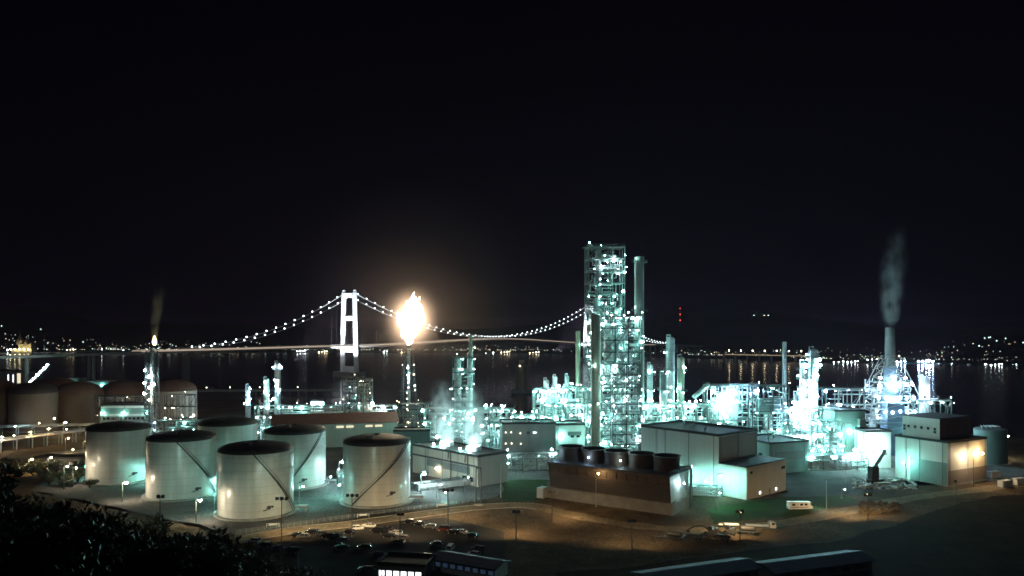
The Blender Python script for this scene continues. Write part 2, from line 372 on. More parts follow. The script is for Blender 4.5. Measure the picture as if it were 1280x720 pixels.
# ------------------------------------------------------------------ far shore: hills rising from the water
def interp(tab, x):
    if x <= tab[0][0]: return tab[0][1]
    for (a, ya), (c, yc) in zip(tab, tab[1:]):
        if x <= c:
            t = (x - a) / (c - a); t = t * t * (3 - 2 * t); return ya + (yc - ya) * t
    return tab[-1][1]
SHORE = [(-300, 2350), (0, 2450), (350, 2420), (640, 2350), (760, 2150), (900, 1880), (1050, 1640), (1280, 1520), (1600, 1500)]
CREST = [(-300, 105), (0, 118), (60, 112), (140, 70), (220, 78), (330, 66), (520, 54), (650, 60), (760, 72), (850, 104), (950, 132), (1040, 84), (1130, 62), (1240, 58), (1600, 70)]
def hill_z(px, d):
    s = interp(SHORE, px); t = (d - s) / (3100 - s)
    if t <= 0: return WATER - 1 + 3.0 * max(0, 1 + t * 8)
    t = min(t, 1.15); e = t * t * (3 - 2 * min(t, 1))
    return 2.0 + interp(CREST, px) * e * (0.9 + 0.35 * noise.noise(Vector((px * 0.01, d * 0.002, 3)))) + 4 * noise.noise(Vector((px * 0.05, d * 0.01, 1))) * min(1, t * 3)
hb = MB(); nx, ny = 90, 26; grid = {}
for i in range(nx + 1):
    px = -300 + 1900 * i / nx; s = interp(SHORE, px)
    for j in range(ny + 1):
        d = s - 30 + (4400 - s) * (j / ny) ** 1.4
        z = hill_z(px, d) if j else WATER - 2
        grid[i, j] = len(hb.v); hb.v.append((X(px, d), d, z))
for i in range(nx):
    for j in range(ny): hb.f.append((grid[i, j], grid[i + 1, j], grid[i + 1, j + 1], grid[i, j + 1]))
struct('hills', hb, 'farhill', True)

# ------------------------------------------------------------------ the near hillside under the camera
def slope_z(x, y):
    r = max(y, 1.0); a = max(-1.2, min(0.9, x / max(y, 18.0)))
    k = 0.312 + 0.185 * (a + 0.326)
    k = max(0.16, min(0.52, k))
    z = 62.5 - k * r
    edge = 104 + 6 * noise.noise(Vector((x * 0.03, 0, 0)))
    if r > edge: z -= (r - edge) * 0.55
    z += 0.9 * noise.noise(Vector((x * 0.08, y * 0.08, 5))) * min(1, r / 20)
    return z
tb = MB(); gx, gy = 90, 70; gi = {}
for i in range(gx + 1):
    for j in range(gy + 1):
        x = -230 + 400 * i / gx; y = -25 + 265 * j / gy
        gi[i, j] = len(tb.v); tb.v.append((x, y, max(slope_z(x, y), -1.5)))
for i in range(gx):
    for j in range(gy): tb.f.append((gi[i, j], gi[i + 1, j], gi[i + 1, j + 1], gi[i, j + 1]))
struct('hillside', tb, 'earth', True)

# ------------------------------------------------------------------ haze over the whole place
HAZE = 0.000045
if HAZE > 0:
    mh, nt, out = new_mat('night_haze'); v = nt.nodes.new('ShaderNodeVolumePrincipled')
    v.inputs['Density'].default_value = HAZE; v.inputs['Color'].default_value = (1.0, 0.70, 0.98, 1); v.inputs['Anisotropy'].default_value = 0.3
    nt.links.new(v.outputs[0], out.inputs['Volume'])
    hz = part('haze', MB().box((0, 2250, 78), (9400, 8400, 172)), mh, None); hz['kind'] = 'stuff'
# ------------------------------------------------------------------ storage tanks
def on_wall(R, a, z): return Vector((R * math.cos(a), R * math.sin(a), z))
def tank(px, py, label, cat='storage tank', R=13.0, h=22.5, shell='tank', roof='tank_roof', rise=2.6, stair=None, mark=None, group='white storage tanks by the road', detail=True, name='storage_tank', d=None):
    d0 = (depth(py) + R) if d is None else d
    c = Vector((X(px, d0), d0, 0)); t = thing(name, label, cat, c, 0, group)
    part('shell', MB().lathe([(R, 0.6), (R, h)], 64), shell, t, smooth=True)
    part('foundation_ring', MB().lathe([(R + 1.5, 0.02), (R + 1.5, 0.45), (R + 1.1, 0.6), (R - 0.5, 0.6)], 56), 'concrete', t)
    pr = [(R + 0.12, h - 0.05)] + [(max(R * math.cos(q * PI / 16), 0.05) , h + 0.25 + rise * math.sin(q * PI / 16)) for q in range(9)]
    part('roof', MB().lathe(pr, 56), roof, t, smooth=True)
    ra = math.atan2(-c.y, -c.x)                       # towards the hill
    if detail:
        g = MB()
        for z in (h - 1.3, h * 0.72): g.ring(R + 0.01, R + 0.26, z - 0.08, z + 0.08, 56)
        part('wind_girder', g, shell, t)
        rl = MB()
        for k in range(40):
            a = 2 * PI * k / 40; p = on_wall(R - 0.1, a, h + 0.2); q = p + Vector((0, 0, 1.1)); rl.bar(p, q, 0.07)
            a2 = 2 * PI * (k + 1) / 40; q2 = on_wall(R - 0.1, a2, h + 1.3); rl.bar(q, q2, 0.07); rl.bar(q - Vector((0, 0, .5)), q2 - Vector((0, 0, .5)), 0.05)
        part('railing', rl, 'steel_dark', t)
        vn = ra - 0.55
        for k in range(3):
            p = on_wall(R * 0.55, vn + 0.13 * k, h + rise * 0.55)
            part('roof_vent', MB().tube(p, p + Vector((0, 0, 1.7)), 0.28, 10).lathe([(0.55, 1.5), (0.55, 1.75), (0.1, 2.05)], 10, p), 'steel_dark', t, smooth=True)
        part('roof_hatch', MB().lathe([(1.0, 0), (1.0, 0.5), (0.8, 0.6)], 14, (0, 0, h + rise + 0.1)), 'steel_dark', t)
    if stair:
        a0, a1 = stair; s = MB(); r = MB(); n = 34
        a0 += ra; a1 += ra
        for k in range(n):
            u0, u1 = k / n, (k + 1) / n
            for rr in (R + 0.12, R + 1.0):
                s.bar(on_wall(rr, a0 + (a1 - a0) * u0, h * (1 - u0) + 0.6 * u0), on_wall(rr, a0 + (a1 - a0) * u1, h * (1 - u1) + 0.6 * u1), 0.1, 0.34)
            p = on_wall(R + 0.55, a0 + (a1 - a0) * u0, h * (1 - u0) + 0.6 * u0); s.box(p, (0.8, 0.5, 0.06), a0 + (a1 - a0) * u0)
            q0 = on_wall(R + 1.0, a0 + (a1 - a0) * u0, h * (1 - u0) + 1.7); q1 = on_wall(R + 1.0, a0 + (a1 - a0) * u1, h * (1 - u1) + 1.7)
            r.bar(q0, q1, 0.08); r.bar(q0 - Vector((0, 0, 1.1)), q0, 0.06)
        sp = part('spiral_stair', s, 'steel_dark', t); part('handrail', r, 'steel_dark', sp)
    if mark:
        a, z = mark; a += ra; p = on_wall(R, a, z); o = on_wall(R + 0.5, a, z)
        m = MB().tube(p, o, 0.55, 14).tube(o, on_wall(R + 0.62, a, z), 0.75, 14)
        a2 = a + 0.10; m.tube(on_wall(R, a2, z + .1), on_wall(R + 0.5, a2, z + .1), 0.4, 12)
        m.path([on_wall(R + 0.3, a - 0.02, z - 0.3), on_wall(R + 0.3, a - 0.07, z - 0.8), on_wall(R + 0.3, a - 0.15, z - 0.9)], 0.16)
        part('side_manway', m, 'steel_dark', t)
    if detail:
        pp = MB()
        for da in (1.25, 1.4): 
            p = on_wall(R, ra + da, 1.6); q = on_wall(R + 5, ra + da, 1.6); pp.path([p, q, q - Vector((0, 0, 1.5))], 0.3)
        part('inlet_pipe', pp, 'galv', t, smooth=True)
    return t
tank(149, 607, 'white storage tank leftmost of the six dark-roofed tanks, teal glow on its right flank', mark=(0.42, 4.2))
tank(227, 627, 'white storage tank second from left in front, stair sloping down to its right', stair=(-0.12, 1.25), mark=(0.42, 4.0))
tank(320, 651, 'nearest white storage tank, lowest in the picture, beside the dark hillside shrubs', stair=(-0.05, 1.25), mark=(0.32, 4.0))
tank(285, 597, 'teal-lit storage tank farthest back, between the second and nearest tanks', stair=None)
tank(369, 613, 'back storage tank in the right gap behind the nearest tank, stair running down leftwards', stair=(0.95, -0.35), mark=(0.25, 4.0), R=12.6)
tank(471, 635, 'rightmost white storage tank, beside the star-bright yard lamps, stair running down leftwards', stair=(1.0, -0.75), mark=(0.42, 5.0), R=12.7)
OG = 'old domed tanks at the back left'
def old(px, w, apex, rim, base, label, shell, roof='rust_roof'):
    d = depth(base); R = w / 2 / F * d; d += R
    h = Z(rim, d - R * 0.2); rise = Z(apex, d) - h
    return tank(px, base, label, R=R, h=h, rise=max(2.5, rise), shell=shell, roof=roof, group=OG, name='domed_tank', detail=False)
old(-6, 62, 474, 497, 540, 'domed grey-green tank cut by the left edge of the picture', 'rust_tank')
old(42, 56, 478, 491, 541, 'dark domed tank second from the left edge', 'brown_clad', 'tank_roof')
old(66, 58, 472, 484, 527, 'pinkish dome behind the dark tanks at the far left', 'rust_tank')
old(98, 58, 477, 493, 536, 'olive-brown domed tank with a sodium street lamp at its foot', 'rust_tank')
old(156, 62, 476, 492, 530, 'reddish dome behind the striped low hall and lattice flare tower', 'brown_clad')
old(219, 52, 475, 488, 530, 'peach-lit domed tank right of the slim flare tower', 'pale_tank')
# small tank behind the right-hand hall
t = tank(1238, 582, 'small teal tank right of the orange-lit hall, pipework on its top', R=7.2, h=16.5, rise=0.8, shell='green_clad', roof='steel', group=None, name='water_tank', detail=False)
pp = MB()
for k in range(5): pp.path([Vector((-6 + k * 2.2, -3, 16.6)), Vector((-6 + k * 2.2, -3, 18.2)), Vector((-3 + k * 1.4, 3, 18.2))], 0.22)
part('roof_pipework', pp, 'galv', t)

# ------------------------------------------------------------------ buildings (local x along dirx from the near corner, local y back-left)
def hall(name, label, cat, corner, dirx, lx, ly, h, wall, roof='dark_roof', x0=0, y0=0, para=0.7, group=None):
    rz = math.atan2(dirx[1], dirx[0]); t = thing(name, label, cat, (corner[0], corner[1], 0), rz, group)
    part('walls', MB().box((x0 + lx / 2, y0 + ly / 2, h / 2), (lx, ly, h)), wall, t)
    rf = part('roof', MB().box((x0 + lx / 2, y0 + ly / 2, h + 0.2), (lx + 0.5, ly + 0.5, 0.39)), roof, t)
    pm = MB()
    for (cx, cy, sx, sy) in ((x0 + lx / 2, y0 - 0.12, lx + 0.5, 0.26), (x0 + lx / 2, y0 + ly + 0.12, lx + 0.5, 0.26), (x0 - 0.12, y0 + ly / 2, 0.26, ly - 0.05), (x0 + lx + 0.12, y0 + ly / 2, 0.26, ly - 0.05)):
        pm.box((cx, cy, h + 0.4 + para / 2), (sx, sy, para))
    part('parapet', pm, roof, rf)
    for k in range(max(1, int(lx / 9))): x = x0 + 1.2 + k * (lx - 2.4) / max(1, int(lx / 9) - 1 or 1); part('downpipe', MB().bar((x, y0 - .2, .1), (x, y0 - .2, h), .16).box((x, y0 - .2, h - .1), (.4, .3, .4)), 'steel', t)
    for k in range(max(1, int(ly / 11))): y = y0 + 2.2 + k * (ly - 3.4) / max(1, int(ly / 11)); part('downpipe', MB().bar((x0 - .2, y, .1), (x0 - .2, y, h), .16).box((x0 - .2, y, h - .1), (.3, .4, .4)), 'steel', t)
    part('gutter', MB().box((x0 + lx / 2, y0 - .32, h + .1), (lx, .14, .16)).box((x0 - .32, y0 + ly / 2, h + .1), (.14, ly, .16)), 'steel', rf)
    lad = MB(); yy = y0 + ly * .78
    for s in (-.3, .3): lad.bar((x0 - .28, yy + s, .3), (x0 - .28, yy + s, h + 1.0), .08)
    for k in range(int(h / .5)): lad.bar((x0 - .28, yy - .3, .5 + k * .5), (x0 - .28, yy + .3, .5 + k * .5), .06)
    part('ladder', lad, 'steel_dark', t)
    return t
def wfront(t, xs, z, wd, ht, y=-0.06, mat='window', name='window', frame='steel_dark'):
    for x in xs:
        f = part(name, MB().box((x, y, z + ht / 2 + 0.09), (wd + 0.3, 0.12, 0.12)).box((x, y, z - ht / 2 - 0.09), (wd + 0.3, 0.12, 0.12)).box((x - wd / 2 - 0.08, y, z), (0.12, 0.12, ht)).box((x + wd / 2 + 0.08, y, z), (0.12, 0.12, ht)), frame, t)
        part('pane', MB().box((x, y + 0.03, z), (wd, 0.06, ht)), mat, f)
def wside(t, ys, z, wd, ht, x=-0.06, mat='window', name='window', frame='steel_dark'):
    for y in ys:
        f = part(name, MB().box((x, y, z + ht / 2 + 0.09), (0.12, wd + 0.3, 0.12)).box((x, y, z - ht / 2 - 0.09), (0.12, wd + 0.3, 0.12)).box((x, y - wd / 2 - 0.08, z), (0.12, 0.12, ht)).box((x, y + wd / 2 + 0.08, z), (0.12, 0.12, ht)), frame, t)
        part('pane', MB().box((x + 0.03, y, z), (0.06, wd, ht)), mat, f)
def roof_vents(t, spots, z, r=0.7):
    for (x, y) in spots:
        part('roof_vent', MB().lathe([(r * .7, 0), (r * .7, 1.0), (r, 1.1), (r, 1.5), (0.1, 1.9)], 12, (x, y, z)), 'galv', t, smooth=True)
def flood_box(parent, loc, aim, kind='flood_sodium', s=0.55, name='floodlight'):
    """a lamp housing open on the aimed side with its glowing glass set inside"""
    d = Vector(aim).normalized(); up = Vector((0, 0, 1)); a = d.cross(up).normalized(); b = a.cross(d)
    Mx = Matrix((a, d, b)).transposed().to_4x4()
    hb = MB().box((0, -0.22, 0), (s * 2 + .16, 0.06, s * 2 + .16))
    for sx in (-1, 1):
        hb.box((sx * (s + .05), 0.1, 0), (0.06, 0.6, s * 2 + .16)); hb.box((0, 0.1, sx * (s + .05)), (s * 2, 0.6, 0.06))
    hb.box((0, 0.75, s + .05), (s * 2, 0.7, 0.06))
    o = part(name, hb, 'steel_dark', parent, loc); o.rotation_euler = Mx.to_euler()
    g = part('lamp_glass', MB().poly([(-s, 0, -s), (-s, 0, s), (s, 0, s), (s, 0, -s)]), kind, o)
    return o

# big white hall behind the cooling tower
t = hall('process_hall', 'large white windowless hall stepping down to a low wing behind the cooling tower', 'industrial hall', (90.3, 292.7), (.77, .64), 27, 40, 23.0, 'white_clad', y0=12.7)
part('low_wing', MB().box((14, 6.34, 6.2), (28, 12.66, 12.4)), 'white_clad', t)
rw = part('wing_roof', MB().box((14, 6.3, 12.6), (28.5, 12.5, 0.4)), 'dark_roof', t)
part('side_cladding', MB().box((27.07, 32.7, 11.4), (0.12, 39.8, 22.6)), 'brown_clad', t)
part('front_cladding', MB().box((13.6, 12.58, 17.9), (26.8, 0.12, 9.8)), 'brown_clad', t)
part('wing_cladding', MB().box((14.0, -0.08, 6.15), (27.8, 0.12, 12.2)), 'cream_clad', t)
wfront(t, (9.0, 20.5), 1.6, 1.5, 1.2, -0.2, 'win_white'); wfront(t, (25.2, 26.6), 9.6, 0.9, 0.9, -0.2)
wfront(t, (3.0,), 10.2, 1.4, 0.7, -0.2)
part('door', MB().box((16, -0.2, 1.2), (1.4, 0.1, 2.4)), 'grey_clad', t)
roof_vents(t, [(8, 25), (14, 35), (20, 45)], 23.4)
for y in (15.5, 27, 42): lamp(t, (-1.6, y, 3.0), 'teal', 0.22, 'wall_lamp')
# dark block and low hall right of it
t = hall('switch_house', 'dark olive flat-roofed block right of the white hall', 'industrial hall', (X(962, 345), 345), (.93, .36), 22, 24, 13.5, 'green_clad')
part('front_louvre', MB().box((11, -0.08, 8), (16, 0.12, 4)), 'steel', t)
wside(t, (6, 14), 8, 2, 1.5); roof_vents(t, [(6, 8), (14, 14)], 13.9)
# right-hand hall
t = hall('pump_hall', 'flat-roofed hall with teal left wall and orange-lit right wall at the far right', 'industrial hall', (182.4, 318), (.88, .475), 27.5, 24, 18.0, 'white_clad')
part('roller_shutter', MB().box((-0.08, 8.6, 4.9), (0.14, 16.4, 9.6)), 'shutter', t)
part('upper_storey', MB().box((12.5, 13, 23.0), (22, 17, 9.2)), 'white_clad', t)
part('upper_roof', MB().box((12.5, 13, 27.75), (22.4, 17.4, 0.3)), 'dark_roof', t)
part('upper_side_cladding', MB().box((12.5, 4.43, 23.0), (21.8, 0.12, 9.0)), 'brown_clad', t)
wside(t, (6.6, 9.6, 12.6, 15.6, 18.6, 20.6), 23.2, 0.8, 0.9, 1.42); wside(t, (6.6, 20.6), 21.9, 0.9, 0.7, 1.42)
part('front_cladding', MB().box((13.75, -0.08, 9.0), (27.3, 0.12, 17.8)), 'cream_clad', t)
part('lower_band', MB().box((13.75, -0.17, 3.3), (27.1, 0.06, 6.4)), 'brown_clad', t)
part('plinth', MB().box((13.7, -0.2, 0.4), (27.6, 0.2, 0.8)), 'concrete', t)
lamp(t, (9.5, -1.2, 12.0), 'sodium', 0.3, 'wall_lamp'); lamp(t, (20.5, -2.4, 12.6), 'ysodium', 0.42, 'wall_lamp')
lamp(t, (-3.6, 17.5, 7.5), 'yteal', 0.34, 'wall_lamp')
roof_vents(t, [(24.6, 20), (25.5, 10)], 18.4); part('door', MB().box((24, -0.2, 1.3), (1.5, 0.1, 2.6)), 'steel', t)
# low cooling block with two steaming cells
t = hall('cooling_block', 'long low beige building with two steaming roof openings right of the tanks', 'industrial building', (-14.3, 317), (.73, .684), 17, 46, 12.2, 'cream_clad')
part('side_cladding', MB().box((8.5, -0.08, 6.1), (16.8, 0.12, 12)), 'grey_clad', t)
part('wall_band', MB().box((-0.08, 23, 8.4), (0.14, 45.8, 0.8)), 'steel_dark', t)
part('louvre_band', MB().box((-0.08, 20, 6.2), (0.12, 30, 3.2)), 'steel', t)
wside(t, (4.5, 8.5), 2.6, 2.8, 1.7); part('door', MB().box((-0.1, 13, 1.4), (0.12, 2.6, 2.8)), 'shutter', t)
for y in (14.0, 33.0):
    part('steam_vent', MB().ring(3.0, 3.4, 12.4, 14.6, 28, (9.5, y, 0)), 'galv', t, smooth=True)
    lamp(t, (4.4, y - 3.0, 13.6), 'ywhite', 0.42, 'roof_lamp'); lamp(t, (4.4, y + 3.0, 13.6), 'yteal', 0.42, 'roof_lamp'); lamp(t, (9.5, y, 13.2), 'ywhite', 0.9, 'added_vent_lamp')  # lamps put in beside and inside the vents to brighten the steam
pm = MB()
for y in (5.5, 17): pm.path([Vector((-0.8, y, 0.1)), Vector((-0.8, y, 12.4)), Vector((-0.8, y + 1.6, 13.0)), Vector((-0.8, y + 1.9, 9.5))], 0.22)
part('wall_pipe', pm, 'steel_dark', t, smooth=True)
lamp(t, (-1.0, 27, 4.4), 'warm', 0.34, 'wall_lamp')
# grey control building
t = hall('control_building', 'grey block with a grid of small wall lamps behind the brown cooling tower', 'industrial building', (X(628, 382), 382), (.995, .1), 27, 16, 18.0, 'grey_clad')
part('door_panel', MB().box((22.5, -0.08, 8.0), (5.0, 0.14, 6.0)), 'shutter', t)
for k, (x, z) in enumerate([(1.6, 14.2), (4.4, 14.2), (9.0, 13.6), (1.6, 8.6), (4.6, 8.6), (9.2, 8.4), (1.6, 3.6), (17.0, 13.9)]): lamp(t, (x, -0.7, z), 'dimwarm', 0.24, 'wall_lamp')
wfront(t, (13.0, 16.0), 13.8, 1.4, 1.0); roof_vents(t, [(6, 8), (13, 7), (20, 9)], 18.4)
t = hall('annex_building', 'pale lit annex right of the grey block and left of the steel tower', 'industrial building', (X(695, 388), 388), (.99, .12), 15, 14, 16.8, 'white_clad')
wfront(t, (8.5, 11.5), 11.5, 1.6, 1.6); part('vent_louvre', MB().box((9.6, -0.08, 12.6), (7, 0.12, 2.0)), 'steel', t)
for x in (2.0, 2.6): lamp(t, (x, -0.8, 9 + x), 'teal', 0.28, 'wall_lamp')
# long warehouse with dull red roof and lit clerestory
def gable(name, label, cat, p0, p1, wd, he, hr, wall, roof, back=True):
    """p0 -> p1 is the foot of the wall that faces the hill"""
    p0 = Vector(p0); p1 = Vector(p1); L_ = (p1 - p0).length; rz = math.atan2(p1.y - p0.y, p1.x - p0.x)
    t = thing(name, label, cat, (p0.x, p0.y, 0), rz)
    b = MB(); k = 0
    b.prism([(0, 0), (L_, 0), (L_, wd), (0, wd)], 0, he)
    for x in (0.0, L_):
        b.poly([(x, 0, he), (x, wd, he), (x, wd / 2, hr)])
    part('walls', b, wall, t)
    r = MB(); e = 0.8; th = 0.25
    for s in (0, 1):
        y0 = -e if s == 0 else wd + e; z0 = he - e * (hr - he) / (wd / 2); ym = wd / 2
        q = [(-e, y0, z0 + .05), (L_ + e, y0, z0 + .05), (L_ + e, ym, hr + .05), (-e, ym, hr + .05)]
        if s: q = q[::-1]
        n = len(r.v); r.v += q + [(a, c, d + th) for a, c, d in q]
        r.f += [(n + 3, n + 2, n + 1, n), (n + 4, n + 5, n + 6, n + 7)] + [(n + i, n + (i + 1) % 4, n + 4 + (i + 1) % 4, n + 4 + i) for i in range(4)]
    rf = part('roof', r, roof, t)
    return t, L_, rf
t, L_, rf = gable('warehouse', 'long warehouse with dull red roof and lit clerestory windows behind the tanks', 'warehouse', G(340, 562), G(497, 556), 26, 13.2, 17.5, 'cream_clad', 'red_roof')
n = 9
for k in range(n):
    if k in (3, 6): continue
    wfront(t, (L_ * (0.22 + 0.078 * k),), 11.3, 4.2, 1.3, -0.08, 'win_cream')
for k in range(5): part('ridge_vent', MB().box((L_ * (0.3 + 0.15 * k), 13, 17.9), (0.9, 0.9, 1.8)).lathe([(0.9, 0.9), (0.1, 1.5)], 8, (L_ * (0.3 + 0.15 * k), 13, 17.9)), 'galv', rf)
t = hall('store_shed', 'small teal shed between the warehouse and the steam plumes', 'shed', (X(492, 400), 400), (.99, .1), 19, 12, 12.0, 'green_clad')
part('door', MB().box((14, -0.08, 2), (4, 0.12, 4)), 'shutter', t); wfront(t, (4, 8), 7.5, 1.6, 1.0)
# striped low hall behind the leftmost tank
t = hall('striped_hall', 'low hall with pale green stripes behind the leftmost white tank', 'industrial building', (X(126, 475), 475), (.998, .06), 29, 14, 18.5, 'grey_clad')
for z in (17.6, 12.6): part('pale_stripe', MB().box((14.5, -0.09, z), (28.6, 0.14, 1.3)), 'white_clad', t)
part('green_stripe', MB().box((14.5, -0.09, 15.4), (28.6, 0.14, 2.2)), 'green_clad', t)
wfront(t, [2 + 2.6 * k for k in range(10)], 10.4, 1.6, 1.2)
for x in (1, 14, 28): lamp(t, (x, -1.2, 13.9), 'teal', 0.3, 'wall_lamp')
# lit sheds at the far left
t = hall('office_block', 'distant block with tall yellow-lit windows at the left edge', 'office building', (X(-8, 930), 930), (1, 0), 48, 20, 16, 'grey_clad')
wfront(t, (31, 39.5), 7.4, 4.4, 12, -0.08, 'win_cream'); wfront(t, (18, 24), 7, 1.6, 10, -0.08, 'win_white'); wfront(t, (3,), 6, 6, 6, -0.08, 'shutter')
for a, (px, lab, wl) in enumerate([(75, 'pale boxy shed with teal doorway behind the dark domed tanks', 'green_clad'), (109, 'pale boxy shed right of its twin behind the olive domed tank', 'green_clad')]):
    d = 800 - a * 40; t = hall('loading_shed', lab, 'shed', (X(px, d), d), (1, 0), 20 + a * 2, 14, 14, wl, 'grey_clad')
    part('doorway', MB().box((12, -0.08, 6), (7, 0.14, 7)), 'shutter', t); lamp(t, (10 + a * 5, -1.5, 11), 'teal', 0.35, 'wall_lamp'); lamp(t, (4, -1.5, 9), 'teal', 0.25, 'wall_lamp')
t = hall('gatehouse', 'low shed with a row of small bright windows left of the leftmost tank', 'shed', (X(42, 362), 362), (.95, -.1), 26, 8, 4.2, 'concrete_dark')
wfront(t, (2, 6, 9.5, 14, 19, 23), 2.2, 1.8, 1.2, -0.08, 'win_cream')
# containers and pale panels at the right edge
for k, (px, py, col, lab) in enumerate([(1254, 610, 'white_paint', 'white container nearest the dirt track at the right edge'), (1272, 607, 'white_paint', 'white container cut by the right picture edge'), (1240, 598, 'galv', 'grey container low beside the orange-lit hall')]):
    p = G(px, py); c = thing('shipping_container', lab, 'container', p, 0.42, 'containers by the right-hand hall')
    bd = MB().box((3, 1.22, 1.45), (6, 2.44, 2.6)); part('body', bd, col, c)
    rb = MB()
    for q in range(14): rb.box((0.25 + q * 0.42, -0.03, 1.45), (0.16, 0.07, 2.3))
    part('corrugation', rb, col, c); part('door', MB().box((-0.05, 1.22, 1.45), (0.08, 2.2, 2.35)), col, c)
    part('corner_posts', MB().box((0.06, 0.06, 1.5), (.2, .2, 2.9)).box((5.94, 0.06, 1.5), (.2, .2, 2.9)).box((0.06, 2.38, 1.5), (.2, .2, 2.9)).box((5.94, 2.38, 1.5), (.2, .2, 2.9)), 'galv', c)
# buildings cut by the bottom edge
p = Vector((-35.5, 200.5, 0)); t = hall('site_office', 'dark flat office with lit square windows at the bottom edge', 'office building', p, (.985, -.17), 13, 9, 3.2, 'grey_clad')
wfront(t, [1.2 + 2.0 * k for k in range(6)], 1.3, 1.5, 1.4, -0.08, 'win_white')
t, L_, rf = gable('portal_office', 'long low office with dim blue windows at the bottom edge', 'office building', (-21.2, 206, 0), (-4.5, 197.0, 0), 7, 3.4, 4.3, 'white_clad', 'blue_roof')
wfront(t, [1.4 + 2.35 * k for k in range(8)], 2.1, 1.5, 1.1, -0.08, 'win_added_glow')
for k, (a, c, lab) in enumerate([((35.0, 188, 0), (65.0, 200, 0), 'dim blue-roofed shed at the bottom, left of its twin'), ((68, 196, 0), (98.0, 207, 0), 'dim blue-roofed shed at the bottom right, running back to the field')]):
    t, L_, rf = gable('storage_shed', lab, 'shed', a, c, 9, 2.6, 3.6, 'grey_clad', 'blue_roof')
    wfront(t, [3 + 5 * q for q in range(int(L_ / 5))], 1.4, 2.2, 0.9)

# ------------------------------------------------------------------ cooling tower with five fan stacks
A = Vector((14.4, 297)); B = Vector((56.2, 268.5)); dy = (A - B).normalized(); dx = Vector((dy.y, -dy.x))
LY = (A - B).length; LX = 17.0
t = thing('cooling_tower', 'long brown louvred cooling tower with five round fan stacks', 'cooling tower', (B.x, B.y, 0), math.atan2(dx.y, dx.x))
part('basin', MB().box((LX / 2, LY / 2, 2.1), (LX + 1.2, LY + 1.2, 4.2)), 'concrete_dark', t)
bodyp = [(0.4, 4.2), (-0.5, 14.2)]
bd = MB(); 
# battered long walls: narrower at the basin, wider at the fan deck
v = [(0.6, 0.3, 4.2), (LX - 0.6, 0.3, 4.2), (LX - 0.6, LY - 0.3, 4.2), (0.6, LY - 0.3, 4.2), (-0.8, 0.3, 13.6), (LX + 0.8, 0.3, 13.6), (LX + 0.8, LY - 0.3, 13.6), (-0.8, LY - 0.3, 13.6)]
bd.v = v; bd.f = [(3, 2, 1, 0), (4, 5, 6, 7), (0, 1, 5, 4), (1, 2, 6, 5), (2, 3, 7, 6), (3, 0, 4, 7)]
part('casing', bd, 'wood', t)
part('louvre_shade', MB().poly([(0.36, 0.4, 4.5), (0.36, LY - .4, 4.5), (-0.42, LY - .4, 9.7), (-0.42, 0.4, 9.7)][::-1]), 'rubber', t)  # near-black sheet paints in the shade behind the louvres
lv = MB()
for k in range(7):
    z = 4.9 + k * 0.75; x = 0.6 - (z - 4.2) / 9.4 * 1.4
    lv.bar((x - 0.3, 0.3, z - 0.1), (x - 0.3, LY - 0.3, z - 0.1), 0.12, 0.3)
part('louvres', lv, 'wood', t)
part('casing_band', MB().bar((-0.55, 0.25, 10.0), (-0.55, LY - 0.25, 10.0), 0.5, 0.5).bar((-0.9, 0.25, 13.2), (-0.9, LY - 0.25, 13.2), 0.5, 0.7), 'wood', t)
sb = MB()
for k in range(13): y = 0.6 + k * (LY - 1.2) / 12; sb.bar((0.42, y, 4.2), (-0.92, y, 13.6), 0.22, 0.3)
part('battens', sb, 'fan_wood', t)
part('end_wall', MB().poly([(0.5, 0.2, 4.2), (LX - 0.5, 0.2, 4.2), (LX + 0.7, 0.2, 13.6), (-0.7, 0.2, 13.6)]), 'grey_clad', t)
part('fan_deck', MB().box((LX / 2, LY / 2, 13.9), (LX + 2.2, LY + 0.6, 0.55)), 'dark_roof', t)
for k in range(5):
    y = 5.2 + k * (LY - 10.4) / 4; c = (LX / 2, y, 14.2)
    f = part('fan_stack', MB().lathe([(5.0, 0), (4.75, 1.2), (4.65, 2.6), (4.8, 4.2), (5.0, 5.2), (4.75, 5.2), (4.5, 4.0), (4.35, 2.6), (4.45, 1.0)], 40, c, False), 'fan_wood', t, smooth=True)
    part('stack_rim', MB().ring(4.72, 5.12, 19.3, 19.6, 40, (c[0], c[1], 0)), 'steel_dark', f)
    fb = MB().lathe([(0.7, 16.3), (0.7, 16.9), (0.2, 17.1)], 14, (c[0], c[1], 0))
    for q in range(6):
        a = q * PI / 3 + k; fb.bar((c[0] + .5 * math.cos(a), c[1] + .5 * math.sin(a), 16.6), (c[0] + 3.8 * math.cos(a), c[1] + 3.8 * math.sin(a), 16.8), 0.7, 0.08)
    part('fan_blades', fb, 'galv', f)
rl = MB()
for (p, q) in (((-1, 0.2), (-1, LY - .2)), ((-1, 0.2), (LX + 1, 0.2)), ((LX + 1, .2), (LX + 1, LY - .2))):
    n = int((Vector(p) - Vector(q)).length / 2)
    for i in range(n + 1):
        u = i / n; x = p[0] + (q[0] - p[0]) * u; y = p[1] + (q[1] - p[1]) * u; rl.bar((x, y, 14.15), (x, y, 15.3), 0.08)
    rl.bar((*p, 15.3), (*q, 15.3), 0.09); rl.bar((*p, 14.75), (*q, 14.75), 0.07)
part('railing', rl, 'steel_dark', t)
rp = MB().path([Vector((LX - 1.5, -1.2, 0.2)), Vector((LX - 1.5, -1.2, 15.0)), Vector((LX - 6, -0.4, 15.4)), Vector((LX - 8, 2, 15.4))], 0.45).path([Vector((LX + 1.4, -0.6, 0.2)), Vector((LX + 1.4, -0.6, 13.0)), Vector((LX - 1.0, -1.0, 14.6))], 0.3)
part('riser_pipe', rp, 'steel_dark', t, smooth=True)
st = MB()
